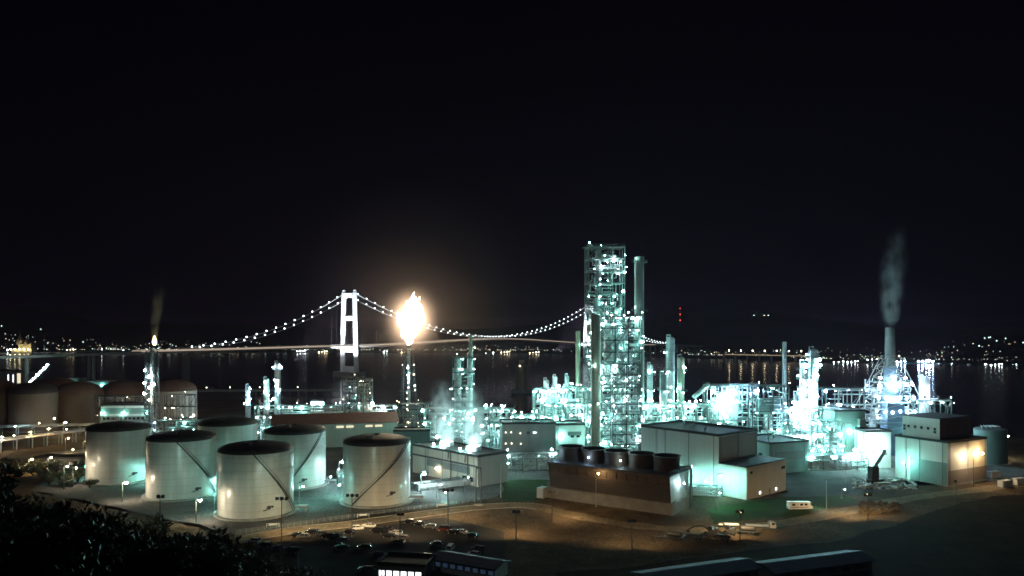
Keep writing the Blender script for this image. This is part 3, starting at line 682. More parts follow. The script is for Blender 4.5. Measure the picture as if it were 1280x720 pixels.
for k in range(18): st.box((LX - 3.0 - k * 0.42, -1.0, 5 - k * 0.0 + (k * 0.5)), (0.42, 1.0, 0.08))
st.bar((LX - 3, -1.5, 4.9), (LX - 10.5, -1.5, 13.9), 0.1, 0.3).bar((LX - 3, -1.5, 6.0), (LX - 10.5, -1.5, 15.0), 0.08)
part('stair', st, 'steel_dark', t)
lamp(t, (7.5, -1.9, 10.2), 'ywhite', 0.24, 'wall_lamp'); lamp(t, (LX - 0.5, -1.2, 14.9), 'white', 0.25, 'wall_lamp')
for y, x in ((34.5, 2.6), (21.0, 2.6), (LY - 1.0, 3.5)): lamp(t, (x, y, 16.8), 'blue' if y > 30 else 'white', 0.26, 'deck_lamp')
part('pump_house', MB().box((-1.0, LY + 2.2, 2.0), (4, 3, 4.0)), 'grey_clad', t)
# ------------------------------------------------------------------ process plant
def wob(rng, a): return rng.uniform(-a, a)
def pipes_mb(rng, lx, ly, z0, z1, n, r=(0.07, 0.30), x0=0.0, y0=0.0):
    """orthogonal pipe runs filling a block"""
    mb = MB()
    for _ in range(n):
        p = Vector((x0 + rng.uniform(0, lx), y0 + rng.uniform(0, ly), rng.uniform(z0, z1))); pts = [p]; ax = rng.randrange(3)
        for _k in range(rng.randint(2, 4)):
            q = pts[-1].copy(); ax = (ax + rng.choice((1, 2))) % 3
            if ax == 0: q.x = x0 + rng.uniform(0, lx)
            elif ax == 1: q.y = y0 + rng.uniform(0, ly)
            else: q.z = min(z1, max(z0, q.z + rng.choice((-1, 1)) * rng.uniform(2, 7)))
            pts.append(q)
        mb.path(pts, rng.uniform(*r), 7)
    return mb
def vessel_mb(r, h, c=(0, 0, 0), n=24):
    pr = [(r * 0.9, 0.0), (r, 0.8)] + [(r, h - r * .6)] + [(max(r * math.cos(q * PI / 10), .03), h - r * .6 + r * .6 * math.sin(q * PI / 10)) for q in range(1, 6)]
    return MB().lathe(pr, n, c)
def drum_mb(p, q, r, n=20):
    p = Vector(p); q = Vector(q); d = (q - p).normalized(); mb = MB().tube(p, q, r, n)
    for o, s in ((p, -1), (q, 1)):
        mb.tube(o, o + d * s * r * .35, r, n, r * .72); mb.tube(o + d * s * r * .35, o + d * s * r * .5, r * .72, n, r * .2)
    return mb

def frame_unit(name, label, cat, loc, rz, lx, ly, h, bays, levels, seed, lamps=20, kinds=('teal', 'teal', 'white'), r=0.36, mat='steel', group=None, pipes=10, drums=3, vessels=2, decks=True, z0=0.0, stair=True, colw=0.5, lampface=0.5):
    rng = random.Random(seed); t = thing(name, label, cat, loc, rz, group)
    nx, ny = bays; fr = MB(); br = MB(); zs = [z0 + (h - z0) * k / levels for k in range(levels + 1)]
    xs = [lx * i / nx for i in range(nx + 1)]; ys = [ly * j / ny for j in range(ny + 1)]
    for x in xs:
        for y in ys: fr.box((x, y, (z0 + h) / 2), (colw, colw, h - z0))
    for z in zs[1:]:
        for y in ys: fr.box((lx / 2, y, z - 0.01), (lx - .02, 0.3, 0.42))
        for x in xs: fr.box((x, ly / 2, z - 0.03), (0.3, ly - .02, 0.40))
    for k in range(levels):
        for i in range(nx):
            if rng.random() < 0.6:
                s = rng.random() < 0.5; br.bar((xs[i], 0, zs[k + (0 if s else 1)]), (xs[i + 1], 0, zs[k + (1 if s else 0)]), 0.22)
        for j in range(ny):
            for x in (0, lx):
                if rng.random() < 0.5:
                    s = rng.random() < 0.5; br.bar((x, ys[j], zs[k + (0 if s else 1)]), (x, ys[j + 1], zs[k + (1 if s else 0)]), 0.22)
    fr.f += [tuple(i + len(fr.v) for i in f) for f in br.f]; fr.v += br.v; part('steel_frame', fr, mat, t)
    rl = MB()
    for k, z in enumerate(zs[1:]):
        if decks:
            d = MB(); x1 = lx * rng.choice((0.5, .75, 1, 1)); xa = rng.choice((0, lx - x1)); d.box((xa + x1 / 2, ly * .55, z + 0.27), (x1, ly * .85, 0.08)); part('deck', d, 'steel', t)
        for zz in (0.8, 1.4):
            rl.box((lx / 2, -0.25, z + zz), (lx, 0.07, 0.07)); rl.box((-0.25, ly / 2, z + zz), (.07, ly, .07)); rl.box((lx + .25, ly / 2, z + zz), (.07, ly, .07))
        for i in range(int(lx / 2) + 1): rl.box((min(i * 2, lx), -0.25, z + 0.8), (0.06, 0.06, 1.2))
    part('railing', rl, mat, t)
    if stair:
        s = MB(); a = 0.2
        for k in range(levels):
            e = min(lx * .45, 5.5); p, q = ((a, -0.9, zs[k] + .3), (a + e, -0.9, zs[k + 1] + .3)) if k % 2 == 0 else ((a + e, -0.9, zs[k] + .3), (a, -0.9, zs[k + 1] + .3))
            s.bar(p, q, 0.9, 0.16).bar((p[0], -1.35, p[2] + 1), (q[0], -1.35, q[2] + 1), .08)
        part('stair', s, mat, t)
    for _ in range(vessels):
        rr = rng.uniform(0.9, min(2.2, lx * .13 + .5)); hh = rng.uniform(.3, .7) * (h - z0); zb = rng.choice(zs[:max(1, levels // 2)])
        part('vessel', vessel_mb(rr, min(hh, h - zb - 1), (rng.uniform(rr, lx - rr), rng.uniform(ly * .3, ly - rr), zb + .35), 18), rng.choice(('alu', 'alu', 'galv', 'white_paint')), t, smooth=True)
    for _ in range(drums):
        zb = rng.choice(zs[:-1]) + .4; rr = rng.uniform(.6, 1.2); x = rng.uniform(0.5, lx * .4); y = rng.uniform(ly * .15, ly * .8)
        part('drum', drum_mb((x, y, zb + rr + .4), (min(lx - .5, x + rng.uniform(4, 8)), y, zb + rr + .4), rr, 14), rng.choice(('alu', 'white_paint', 'galv')), t, smooth=True)
    if pipes:
        pw = pipes_mb(rng, lx, ly, z0 + .5, h - .5, pipes * levels); ps_ = pipes_mb(rng, lx, ly * .2, z0 + .5, h, pipes * 2, (.1, .4), 0, -0.3)
        pw.f += [tuple(i + len(pw.v) for i in f) for f in ps_.f]; pw.v += ps_.v; part('pipework', pw, rng.choice(('alu_pipe', 'galv')), t, smooth=True)
    for _ in range(lamps):
        z = rng.choice(zs[1:]) + rng.choice((-0.8, -0.8, 2.0)); f = rng.random()
        if f < lampface: p = (rng.choice(xs) + wob(rng, .9), -0.55 + wob(rng, .15), z)
        else: p = (rng.uniform(0, lx), rng.uniform(0, ly), z)
        lamp(t, p, rng.choice(kinds), round(r * rng.choice((.22, .3, .3, .42, .42, .62, 1.25)), 2))
    return t

def column(name, label, loc, r, h, seed, plats=4, lamps=6, kinds=('teal', 'white'), mat='alu', cat='process column', lr=0.36, group=None, pipe=True, plain_top=False, skirt=True):
    rng = random.Random(seed); t = thing(name, label, cat, loc, 0, group)
    if plain_top: part('shell', MB().lathe([(r, 0), (r * .92, h), (r * .8, h), (r * .8, h - 1.5)], 28, close=False), mat, t, smooth=True)
    else: part('shell', vessel_mb(r, h, (0, 0, 0), 28), mat, t, smooth=True)
    if skirt: part('skirt', MB().ring(r, r + .35, 0, .9, 28), 'concrete', t)
    ca = math.atan2(-loc[1], -loc[0]); lad = MB()
    for k in range(plats):
        z = h * (0.3 + 0.66 * (k + 0.5) / plats) if not plain_top else h * (k + 1) / (plats + .12)
        a0 = ca + wob(rng, 1.0); span = rng.uniform(3.4, 2 * PI); pm = MB(); n = 14
        for i in range(n):
            a, a2 = a0 - span / 2 + span * i / n, a0 - span / 2 + span * (i + 1) / n
            am = (a + a2) / 2; pm.box((math.cos(am) * (r + .75), math.sin(am) * (r + .75), z), (1.4, span / n * (r + 1.4) + .05, .12), am)
            for zz in (.6, 1.15): pm.bar((math.cos(a) * (r + 1.42), math.sin(a) * (r + 1.42), z + zz), (math.cos(a2) * (r + 1.42), math.sin(a2) * (r + 1.42), z + zz), .07)
            pm.bar((math.cos(a) * (r + 1.42), math.sin(a) * (r + 1.42), z), (math.cos(a) * (r + 1.42), math.sin(a) * (r + 1.42), z + 1.15), .06)
        part('platform', pm, 'steel', t)
        for _ in range(max(1, lamps // max(1, plats))):
            a = ca + wob(rng, 1.3); lamp(t, ((r + 1.2) * math.cos(a), (r + 1.2) * math.sin(a), z + rng.choice((-.7, 1.8))), rng.choice(kinds), round(lr * rng.choice((.3, .4, .4, .55, .8)), 2))
    a = ca + .5
    for s in (-.3, .3): lad.bar(((r + .25) * math.cos(a) - s * math.sin(a), (r + .25) * math.sin(a) + s * math.cos(a), .5), ((r + .25) * math.cos(a) - s * math.sin(a), (r + .25) * math.sin(a) + s * math.cos(a), h - .5), .07)
    for k in range(int(h / .6)): z = .8 + k * .6; lad.bar(((r + .25) * math.cos(a) + .3 * math.sin(a), (r + .25) * math.sin(a) - .3 * math.cos(a), z), ((r + .25) * math.cos(a) - .3 * math.sin(a), (r + .25) * math.sin(a) + .3 * math.cos(a), z), .05)
    part('ladder', lad, 'steel', t)
    if pipe:
        a = ca - .7; x, y = (r + .6) * math.cos(a), (r + .6) * math.sin(a)
        part('overhead_pipe', MB().path([Vector((0, 0, h - .2)), Vector((0, 0, h + 1.0)), Vector((x, y, h + 1.0)), Vector((x, y, 1.0))], .32), 'alu_pipe', t, smooth=True)
    return t

def at(px, d): return (X(px, d), d, 0)
# --- the tall steel tower: slender upper frame, broad lower frame, fat column, chimney beside it
t = frame_unit('tower_structure', 'tallest lamp-studded open steel tower, rising above every column of the plant', 'steel tower', at(736, 408), 0.05, 19.5, 14, 110.5, (3, 2), 17, 11, 92, r=0.52, pipes=8, drums=9, vessels=5, lampface=.5)
part('crane_beam', MB().bar((-3, 3, 110), (16, 3, 112.2), .4).bar((2, 3, 108), (2, 3, 112), .3), 'steel', t)
t = frame_unit('reactor_structure', 'broad steel frame stacked with vessels in front of the tallest tower', 'steel tower', at(752, 384), 0.04, 20.5, 13, 72.5, (3, 2), 12, 12, 88, r=0.50, pipes=10, drums=8, vessels=3, lampface=.45, mat='steel_dark')
part('reactor', vessel_mb(3.4, 26, (6, 9.5, 38), 28), 'alu', t, smooth=True)
part('cyclone', MB().lathe([(0.7, 0), (3.6, 8), (3.6, 14), (1.0, 16.5)], 26, (14, 9.5, 40)), 'alu', t, smooth=True)
part('duct', MB().path([Vector((14, 9, 56)), Vector((14, 9, 62)), Vector((6, 9, 62)), Vector((6, 9, 66))], 1.1, 14), 'alu_pipe', t, smooth=True)
part('transfer_line', MB().path([Vector((15, 0.6, 68)), Vector((8, 0.6, 58)), Vector((8, 0.6, 44))], .9, 14), 'galv', t, smooth=True)
t = frame_unit('stair_structure', 'narrow dark stair frame at the front right of the reactor frame', 'steel tower', at(766, 370), 0.04, 13.5, 6, 49, (2, 1), 10, 13, 40, r=0.36, pipes=5, drums=2, vessels=1, mat='steel_dark')
column('fractionator_column', 'fat olive column standing close against the left of the reactor frame', at(744.5, 377), 2.6, 73.5, 14, 3, 4, mat='olive', lr=.4)
column('tall_chimney', 'tall banded chimney close to the right of the steel tower', at(799, 398), 2.7, 104, 15, 4, 2, mat='chimney', cat='chimney', plain_top=True, pipe=False)
# low plant left of the tower
frame_unit('pump_structure', 'low lamp-lit steel frame left of the fat olive column', 'pipe structure', at(669, 425), 0.08, 16, 12, 32, (3, 2), 4, 21, 52, r=.6, pipes=14, drums=4, vessels=3)
frame_unit('exchanger_structure', 'busy exchanger frame between the slim stack and the fat olive column', 'pipe structure', at(707, 412), 0.0, 13, 12, 34, (2, 2), 4, 22, 49, r=.6, pipes=14, drums=4, vessels=3)
column('vent_stack', 'slim olive vent stack with forked tip left of the steel tower', at(722.5, 436), 1.5, 65, 23, 1, 1, mat='olive', cat='chimney', plain_top=True, pipe=False)
column('splitter_column', 'short grey column rising left of the slim olive stack', at(709, 428), 1.1, 40, 24, 3, 4)
column('stripper_column', 'lamp-ringed short column at the far left of the central plant', at(683, 440), 1.6, 37, 25, 3, 6, lr=.5)
column('flash_column', 'smallest lit column by the left corner of the low pump frame', at(694, 438), 1.2, 39, 28, 3, 5, lr=.45)
frame_unit('low_rack', 'low pipe-filled rack behind the grey control building', 'pipe structure', at(640, 430), 0.05, 30, 8, 17, (5, 1), 2, 26, 52, r=.52, pipes=18, drums=4, vessels=1, stair=False)
# right of the tower
column('debutanizer_column', 'tall silvery column with lamp on its domed top, right of the chimney', at(838, 402), 2.3, 62, 31, 4, 9, lr=.44)
column('depropanizer_column', 'slim lamp-lit column between the chimney and the silvery column', at(812.5, 412), 1.5, 47, 32, 4, 9, lr=.42)
column('absorber_column', 'olive-grey column close behind and right of the silvery column', at(851, 416), 2.0, 51, 33, 3, 8, mat='olive', lr=.42)
column('blue_column', 'bluish column at the left shoulder of the silvery column', at(829, 398), 1.7, 43, 34, 2, 5, mat='steel')
frame_unit('column_rack', 'pipe rack around the foot of the silvery columns', 'pipe structure', at(806, 392), 0.1, 27, 9, 27, (4, 1), 3, 35, 62, r=.52, pipes=16, drums=4, vessels=2)
frame_unit('manifold_rack', 'pipe-filled rack between the silvery columns and the bright furnace', 'pipe structure', at(856, 398), 0.05, 18, 9, 26, (3, 1), 3, 36, 52, r=.55, pipes=16, drums=3, vessels=3)
part('flue_duct', drum_mb((6, 4, 30), (14, 4, 37), 1.3, 16), 'steel', bpy.data.objects['manifold_rack'], smooth=True)
# the bright furnace and dark frame
t = frame_unit('furnace_structure', 'glaring furnace frame with two bright floodlights under a gantry', 'furnace', at(889, 400), 0.05, 25, 14, 36, (3, 2), 4, 41, 24, kinds=('teal', 'blue'), r=.42, pipes=14, drums=4, vessels=2)
part('furnace_box', MB().box((8, 7, 19), (14, 9, 14)), 'alu', t); part('furnace_hood', MB().lathe([(6, 0), (3, 3), (2.4, 6)], 4, (8, 7, 26.1)), 'alu', t)
lamp(t, (10.5, -1.2, 33), 'blue', 1.3); lamp(t, (24, -1.0, 33.5), 'blue', 1.1); lamp(t, (0.5, -1.0, 33), 'white', .7)
for x in (3, 8, 13): lamp(t, (x, -1.5, 28), 'teal', .6)
t = frame_unit('dark_structure', 'dark open steel frame right of the glaring furnace', 'steel tower', at(946, 382), 0.05, 16.5, 12, 37, (2, 2), 3, 42, 12, kinds=('teal',), r=.5, mat='steel_dark', pipes=8, drums=3, vessels=1)
part('dark_cladding', MB().box((7, 3, 27), (11, 5, 7.5)), 'green_clad', t)
column('slim_stack', 'slim plain stack standing behind the glaring furnace', at(980.5, 430), 1.3, 59, 43, 1, 1, kinds=('dimwarm',), mat='galv', cat='chimney', plain_top=True, pipe=False)
column('bright_column', 'tallest glaring column wrapped in lamps right of the dark frame', at(1016.5, 392), 2.4, 56, 44, 7, 32, kinds=('white', 'blue', 'teal'), lr=.85)
column('twin_column', 'glaring lamp-wrapped column just left of its taller neighbour', at(1004.5, 396), 2.0, 49, 45, 7, 24, kinds=('white', 'blue', 'teal'), lr=.85)
column('stub_column', 'short glaring column stepping down left of the lamp-wrapped pair', at(996, 392), 1.6, 33, 46, 4, 14, kinds=('white',), lr=1.0)
frame_unit('white_rack', 'glaring white rack of pipes at the foot of the lamp-wrapped columns', 'pipe structure', at(984, 380), 0.1, 27, 11, 26, (4, 1), 4, 47, 90, kinds=('white', 'blue', 'teal'), r=.8, pipes=16, drums=5, vessels=4)
frame_unit('ground_rack', 'low bright pipe rack on the ground left of the mobile crane', 'pipe structure', at(985, 352), 0.12, 40, 7, 7, (7, 1), 1, 48, 64, kinds=('white', 'blue', 'teal'), r=.6, pipes=46, drums=8, vessels=4, stair=False)
# tall teal boxes right
t = hall('boiler_house', 'tall teal windowless block right of the glaring columns', 'industrial building', (X(1043, 372), 372), (.99, .12), 16, 14, 25.5, 'green_clad')
part('corner_duct', MB().box((13.5, -1.2, 11), (3.0, 2.2, 22)), 'grey_clad', t); part('vent_louvre', MB().box((6, -0.08, 19), (8, .12, 3)), 'steel', t)
for x in (1.0, 8.0): lamp(t, (x, -1.6, 16), 'teal', .5, 'wall_lamp')
frame_unit('pipe_tower', 'dim pipe frame before the tall teal block', 'pipe structure', at(1022, 362), 0.08, 12, 6, 22, (2, 1), 4, 51, 18, kinds=('teal',), r=.4, pipes=12, drums=3, vessels=2)
t = hall('valve_house', 'small pale teal block behind the mobile crane', 'industrial building', (X(1083, 360), 360), (.99, .12), 12.5, 10, 17, 'white_clad')
lamp(t, (6.5, -2.0, 12), 'white', .4, 'wall_lamp'); lamp(t, (0.5, -1, 15.5), 'white', .35, 'wall_lamp'); wfront(t, (3, 9), 8, 1.5, 1.2)
frame_unit('bridge_rack', 'high pipe bridge with a row of lamps left of the guyed stack', 'pipe rack', at(1033, 405), 0.03, 34, 5, 34, (5, 1), 4, 52, 34, kinds=('white', 'blue'), r=.55, pipes=7, drums=1, vessels=1, stair=False)
# guyed stack with derrick and blue furnace
t = thing('stack_derrick', 'grey stack inside a splayed lattice derrick above a blue furnace body', 'chimney', at(1112.5, 402))
part('stack', MB().lathe([(2.7, 46), (2.3, 67), (2.0, 67), (2.0, 64)], 28, close=False), 'chimney', t, smooth=True)
part('stack_base', MB().lathe([(4.6, 0), (4.6, 30), (2.7, 46)], 28), 'bluepaint', t, smooth=True)
lg = MB(); 
for sx in (-1, 1):
    for sy in (-1, 1):
        p0 = Vector((sx * 16, sy * 12, 0)); p1 = Vector((sx * 14.5, sy * 9, 24)); p2 = Vector((sx * 3.2, sy * 3, 52))
        lg.bar(p0, p1, .5); lg.bar(p1, p2, .45)
part('derrick_leg', lg, 'galv', t)
bz = MB()
for k in range(7):
    u0, u1 = k / 7, (k + 1) / 7
    def lp(sx, sy, u): return Vector((sx * (15.2 - 12 * u), sy * (10.5 - 7.5 * u), 12 + 40 * u))
    for (a, c) in (((-1, -1), (1, -1)), ((1, -1), (1, 1)), ((1, 1), (-1, 1)), ((-1, 1), (-1, -1))):
        bz.bar(lp(*a, u0), lp(*c, u1), .2); bz.bar(lp(*c, u0), lp(*a, u1), .2); bz.bar(lp(*a, u1), lp(*c, u1), .26)
part('derrick_bracing', bz, 'galv', t)
rng = random.Random(77)
for k, z in enumerate((24, 31, 38)):
    w_ = 10.5 - k * .9; pm = MB().box((0, 0, z), (w_ * 2, 12, .25))
    for zz in (.7, 1.3): pm.box((0, -6, z + zz), (w_ * 2, .08, .08))
    for i in range(9): pm.box((-w_ + i * w_ / 4, -6, z + .7), (.08, .08, 1.3))
    part('platform', pm, 'galv', t)
    for i in range(6): lamp(t, (-w_ + .6 + i * w_ * .38, -6.3, z - 1.0 + wob(rng, .4)), 'blue' if i % 2 else 'white', .5 + .25 * (i in (2, 3)))
for x in (-7, 0, 6): lamp(t, (x, -4, 40.5), 'white', .6)
part('blue_body', MB().box((-0.2, -5.2, 14), (9, 3, 27)), 'bluepaint', t)
part('pipework', pipes_mb(rng, 26, 10, 4, 40, 34, (.12, .4), -13, -6), 'alu_pipe', t, smooth=True)
lamp(t, (3.2, -3.3, 52), 'dimwarm', .3, 'beacon')
# white slant-topped silo
t = thing('silo', 'floodlit white slant-topped silo right of the splayed derrick', 'silo', at(1155.5, 398))
sl_ = MB(); n = 28
k0 = len(sl_.v)
for z in (0, 1):
    for i in range(n):
        a = 2 * PI * i / n; sl_.v.append((2.5 * math.cos(a), 2.5 * math.sin(a), 0 if z == 0 else 41 - 1.6 * math.cos(a)))
for i in range(n): sl_.f.append((i, (i + 1) % n, n + (i + 1) % n, n + i))
sl_.f.append(tuple(n + i for i in range(n)))
part('shell', sl_, 'white_paint', t, smooth=True); part('cap', MB().box((-1.6, 0, 43.0), (1.8, 2.2, 1.6)), 'galv', t)
pm = MB()
for x in (-1.0, .9): pm.tube((x, -2.7, 0), (x, -2.7, 36), .16, 8)
part('riser_pipe', pm, 'galv', t, smooth=True)
flood_box(t, (-3.5, -7.0, 31), (0.42, 1, .25), 'flood_white', .5); flood_box(t, (3.5, -7.0, 31), (-.42, 1, .25), 'flood_white', .5)
part('floodlight_bracket', MB().bar((-3.5, -7, 30.4), (-1.2, -2.2, 29.8), .25).bar((3.5, -7, 30.4), (1.2, -2.2, 29.8), .25), 'galv', t)
frame_unit('lamp_rack', 'short lamp-lit rack at the foot of the white silo', 'pipe rack', at(1148, 392), 0.0, 17, 5, 29, (3, 1), 3, 53, 12, kinds=('white', 'teal'), r=.6, pipes=6, drums=1, vessels=1, stair=False)
# mid plant between tanks and steam: columns with lamps
t = frame_unit('twin_reactor', 'dark narrow frame holding two lamp-dotted columns between the steam plumes', 'steel tower', at(565, 428), 0.0, 12, 8, 50, (2, 1), 6, 61, 40, r=.55, pipes=8, drums=2, vessels=0, mat='steel_dark')
part('column', vessel_mb(1.9, 50, (3, 4, .3), 22), 'alu', t, smooth=True); part('column', vessel_mb(1.7, 53, (10, 4, .3), 22), 'alu', t, smooth=True)
column('thin_stack', 'thin grey stack rising behind the lamp-dotted twin columns', at(588.5, 440), 1.2, 63, 62, 1, 1, mat='olive', cat='chimney', plain_top=True, pipe=False)
frame_unit('pipe_way', 'low lamp-strung pipeway behind the steaming building', 'pipe rack', at(530, 420), 0.02, 42, 7, 22, (6, 1), 3, 63, 52, r=.42, pipes=20, drums=4, vessels=2, stair=False)
frame_unit('pipe_way', 'lamp-strung pipeway between the steam plumes and the grey control block', 'pipe rack', at(596, 405), 0.02, 20, 7, 23, (3, 1), 3, 64, 31, r=.42, pipes=14, drums=4, vessels=2, stair=False)
# left-middle cluster in front of the water
column('far_column', 'small double lamp-topped column before the water, tallest of the left cluster', at(347, 560), 2.2, 42, 71, 4, 9, kinds=('white', 'blue'), lr=.75)
column('far_column', 'lamp-topped column just left of the tallest one in the left cluster', at(333, 550), 2.0, 31, 72, 3, 7, kinds=('white', 'teal'), lr=.75)
column('far_column', 'short lamp-topped column above the third tank in the left cluster', at(310, 560), 1.8, 25, 73, 3, 6, kinds=('white', 'blue'), lr=.65)
frame_unit('jumble_rack', 'low rack with strings of white lamps above the back tanks', 'pipe rack', at(318, 520), 0.03, 96, 7, 13.5, (12, 1), 1, 74, 40, kinds=('white', 'white', 'teal'), r=.55, pipes=40, drums=10, vessels=4, stair=False)
frame_unit('valve_structure', 'lamp-filled frame in the gap between the back two tanks', 'pipe structure', at(322, 430), 0.0, 9, 6, 17, (2, 1), 3, 75, 18, kinds=('white', 'teal'), r=.5, pipes=10, drums=2, vessels=2)
t = hall('lit_cabin', 'small floodlit pale cabin above the warehouse roof', 'shed', (X(388, 535), 535), (1, 0), 9.5, 6, 15.5, 'white_clad'); lamp(t, (2, -1.6, 13.5), 'white', .6, 'wall_lamp'); lamp(t, (7.5, -1.6, 13), 'white', .5, 'wall_lamp'); wfront(t, (5,), 6, 1.5, 1.2)
frame_unit('dark_reactor', 'dark steel tower with orange lamps below the near bridge pylon', 'steel tower', at(428, 520), 0.0, 10, 9, 33, (2, 1), 6, 76, 15, kinds=('dimwarm', 'teal', 'dimwarm'), r=.4, pipes=6, drums=2, vessels=2, mat='steel_dark')
frame_unit('dark_reactor', 'brownish steel tower right of the near bridge pylon, before the flare', 'steel tower', at(446, 515), 0.0, 9, 9, 32, (2, 1), 6, 77, 13, kinds=('dimwarm', 'sodium'), r=.3, pipes=6, drums=2, vessels=2, mat='steel')
frame_unit('yard_rack', 'low orange-lit pipework behind the small teal shed', 'pipe rack', at(498, 470), 0.0, 20, 6, 20, (3, 1), 3, 78, 10, kinds=('sodium', 'dimwarm'), r=.3, pipes=12, drums=2, vessels=1, stair=False)
# ground-level pipe clutter between tanks and plant
frame_unit('yard_pipes', 'bright jumble of low pipes between the rightmost tank and the beige building', 'pipe rack', (-38, 308, 0), 0.55, 34, 7, 2.4, (8, 2), 1, 81, 0, r=.3, pipes=46, drums=2, vessels=0, stair=False, decks=False)
frame_unit('yard_pipes', 'jumble of low pipes between the back tank and rightmost tank', 'pipe rack', (-74, 322, 0), 0.2, 20, 10, 4.5, (4, 2), 1, 82, 4, kinds=('teal', 'white'), r=.35, pipes=40, drums=3, vessels=1, stair=False, decks=False)
frame_unit('yard_pipes', 'arched pipe loops on the lawn before the grey control building', 'pipe rack', (-2, 352, 0), 0.1, 34, 8, 8, (5, 1), 1, 83, 12, kinds=('teal', 'white'), r=.34, pipes=24, drums=4, vessels=2, stair=False, decks=False)
frame_unit('yard_pipes', 'glowing pipe stubs at the foot of the big white hall', 'pipe rack', (69.5, 300, 0), -0.2, 13, 5, 3.5, (3, 1), 1, 84, 4, kinds=('teal',), r=.5, pipes=24, drums=0, vessels=2, stair=False, decks=False)
# left: elevated pipe rack beside the far-left road
def rack(label, p0, p1, h, n, mat='pipe_pink', pn=4, lamps=0):
    p0 = Vector(p0); p1 = Vector(p1); L_ = (p1 - p0).length; t = thing('pipe_rack', label, 'pipe rack', p0, math.atan2(p1.y - p0.y, p1.x - p0.x), 'raised pipe racks at the far left')
    for k in range(n + 1):
        x = L_ * k / n; part('trestle', MB().box((x, 0, h / 2), (.4, .4, h)).box((x, 3.2, h / 2), (.4, .4, h)).box((x, 1.6, h + .2), (.45, 4.4, .4)), 'galv', t)
    for k in range(pn): part('pipe', MB().tube((-1, .2 + k * .9, h + .85), (L_ + 1, .2 + k * .9, h + .85), .3 + .08 * (k % 2), 10), mat, t, smooth=True)
    part('guard_rail', MB().bar((0, -.5, h + 1.9), (L_, -.5, h + 1.9), .16, .3).bar((0, 3.8, h + 1.9), (L_, 3.8, h + 1.9), .16, .3), 'galv', t)
    for k in range(lamps): lamp(t, (L_ * (k + .5) / lamps, -1.0, h + 3.2), 'sodium', .22, 'rack_lamp')
    return t
rack('long raised rack of pinkish pipes climbing rightwards at the far left', (X(-20, 400), 400, 0), (X(112, 452), 452, 0), 5.2, 7, lamps=2)
rack('lower short pipe rack under the long pinkish one', (X(66, 372), 372, 0), (X(114, 384), 384, 0), 3.0, 3, lamps=1)
rack('farther raised pipe rack behind the pinkish one, at the foot of the domed tanks', (X(-20, 470), 470, 0), (X(118, 482), 482, 0), 4.4, 7, 'galv', lamps=1)

# ------------------------------------------------------------------ flare towers
def flare(name, label, px, d, h, w0, w1, seed, lamps, kinds, lr, flame=None):
    rng = random.Random(seed); t = thing(name, label, 'flare tower', at(px, d)); n = 11
    lg = MB(); bz = MB()
    def c(sx, sy, u): ww = w0 + (w1 - w0) * u; return Vector((sx * ww, sy * ww, h * .96 * u))
    for sx in (-1, 1):
        for sy in (-1, 1): lg.bar(c(sx, sy, 0), c(sx, sy, 1), .42)
    for k in range(n):
        u0, u1 = k / n, (k + 1) / n
        for a, b_ in (((-1, -1), (1, -1)), ((1, -1), (1, 1)), ((1, 1), (-1, 1)), ((-1, 1), (-1, -1))):
            bz.bar(c(*a, u0), c(*b_, u1), .2); bz.bar(c(*b_, u0), c(*a, u1), .2); bz.bar(c(*a, u1), c(*b_, u1), .24)
    part('derrick_legs', lg, 'steel_dark', t); part('derrick_bracing', bz, 'steel_dark', t)
    part('riser', MB().tube((0, 0, 0), (0, 0, h), 1.0, 16), 'galv', t, smooth=True)
    part('pilot_pipe', MB().path([Vector((-w1 - .8, -1.2, 0)), Vector((-w1 - .8, -1.2, h * .8)), Vector((-.6, -.6, h * .92))], .25), 'bluepaint', t, smooth=True)
    part('burner_tip', MB().lathe([(1.0, h - .5), (1.5, h + .3), (1.5, h + 1.4), (1.1, h + 1.4)], 18), 'steel_dark', t, smooth=True)
    for k in range(4):
        z = h * (.3 + .2 * k); ww = w0 + (w1 - w0) * z / h / .96; pm = MB().box((0, -ww - .6, z), (ww * 2 + 2, 1.2, .12)).box((0, -ww - 1.2, z + 1.1), (ww * 2 + 2, .07, .07)).box((0, -ww - 1.2, z + .5), (ww * 2 + 2, .07, .07)); part('platform', pm, 'steel', t)
    for k in range(lamps):
        u = rng.uniform(.12, .86); ww = w0 + (w1 - w0) * u; lamp(t, (rng.choice((-1, 1, 0)) * (ww + .4) + wob(rng, .5), -ww - .8, h * .96 * u), rng.choice(kinds), lr * rng.choice((.7, 1, 1.2)))
    return t
flare('flare_tower', 'lattice flare tower carrying the big burning flame near the picture middle', 511, 478, 55, 6.5, 2.2, 91, 24, ('dimwarm', 'dimwarm', 'white', 'dimwarm'), .34)
flare('flare_tower', 'slim lattice flare tower with small flame and smoke at the left', 190, 470, 55, 3.6, 2.4, 92, 9, ('white', 'blue', 'warm'), .5)
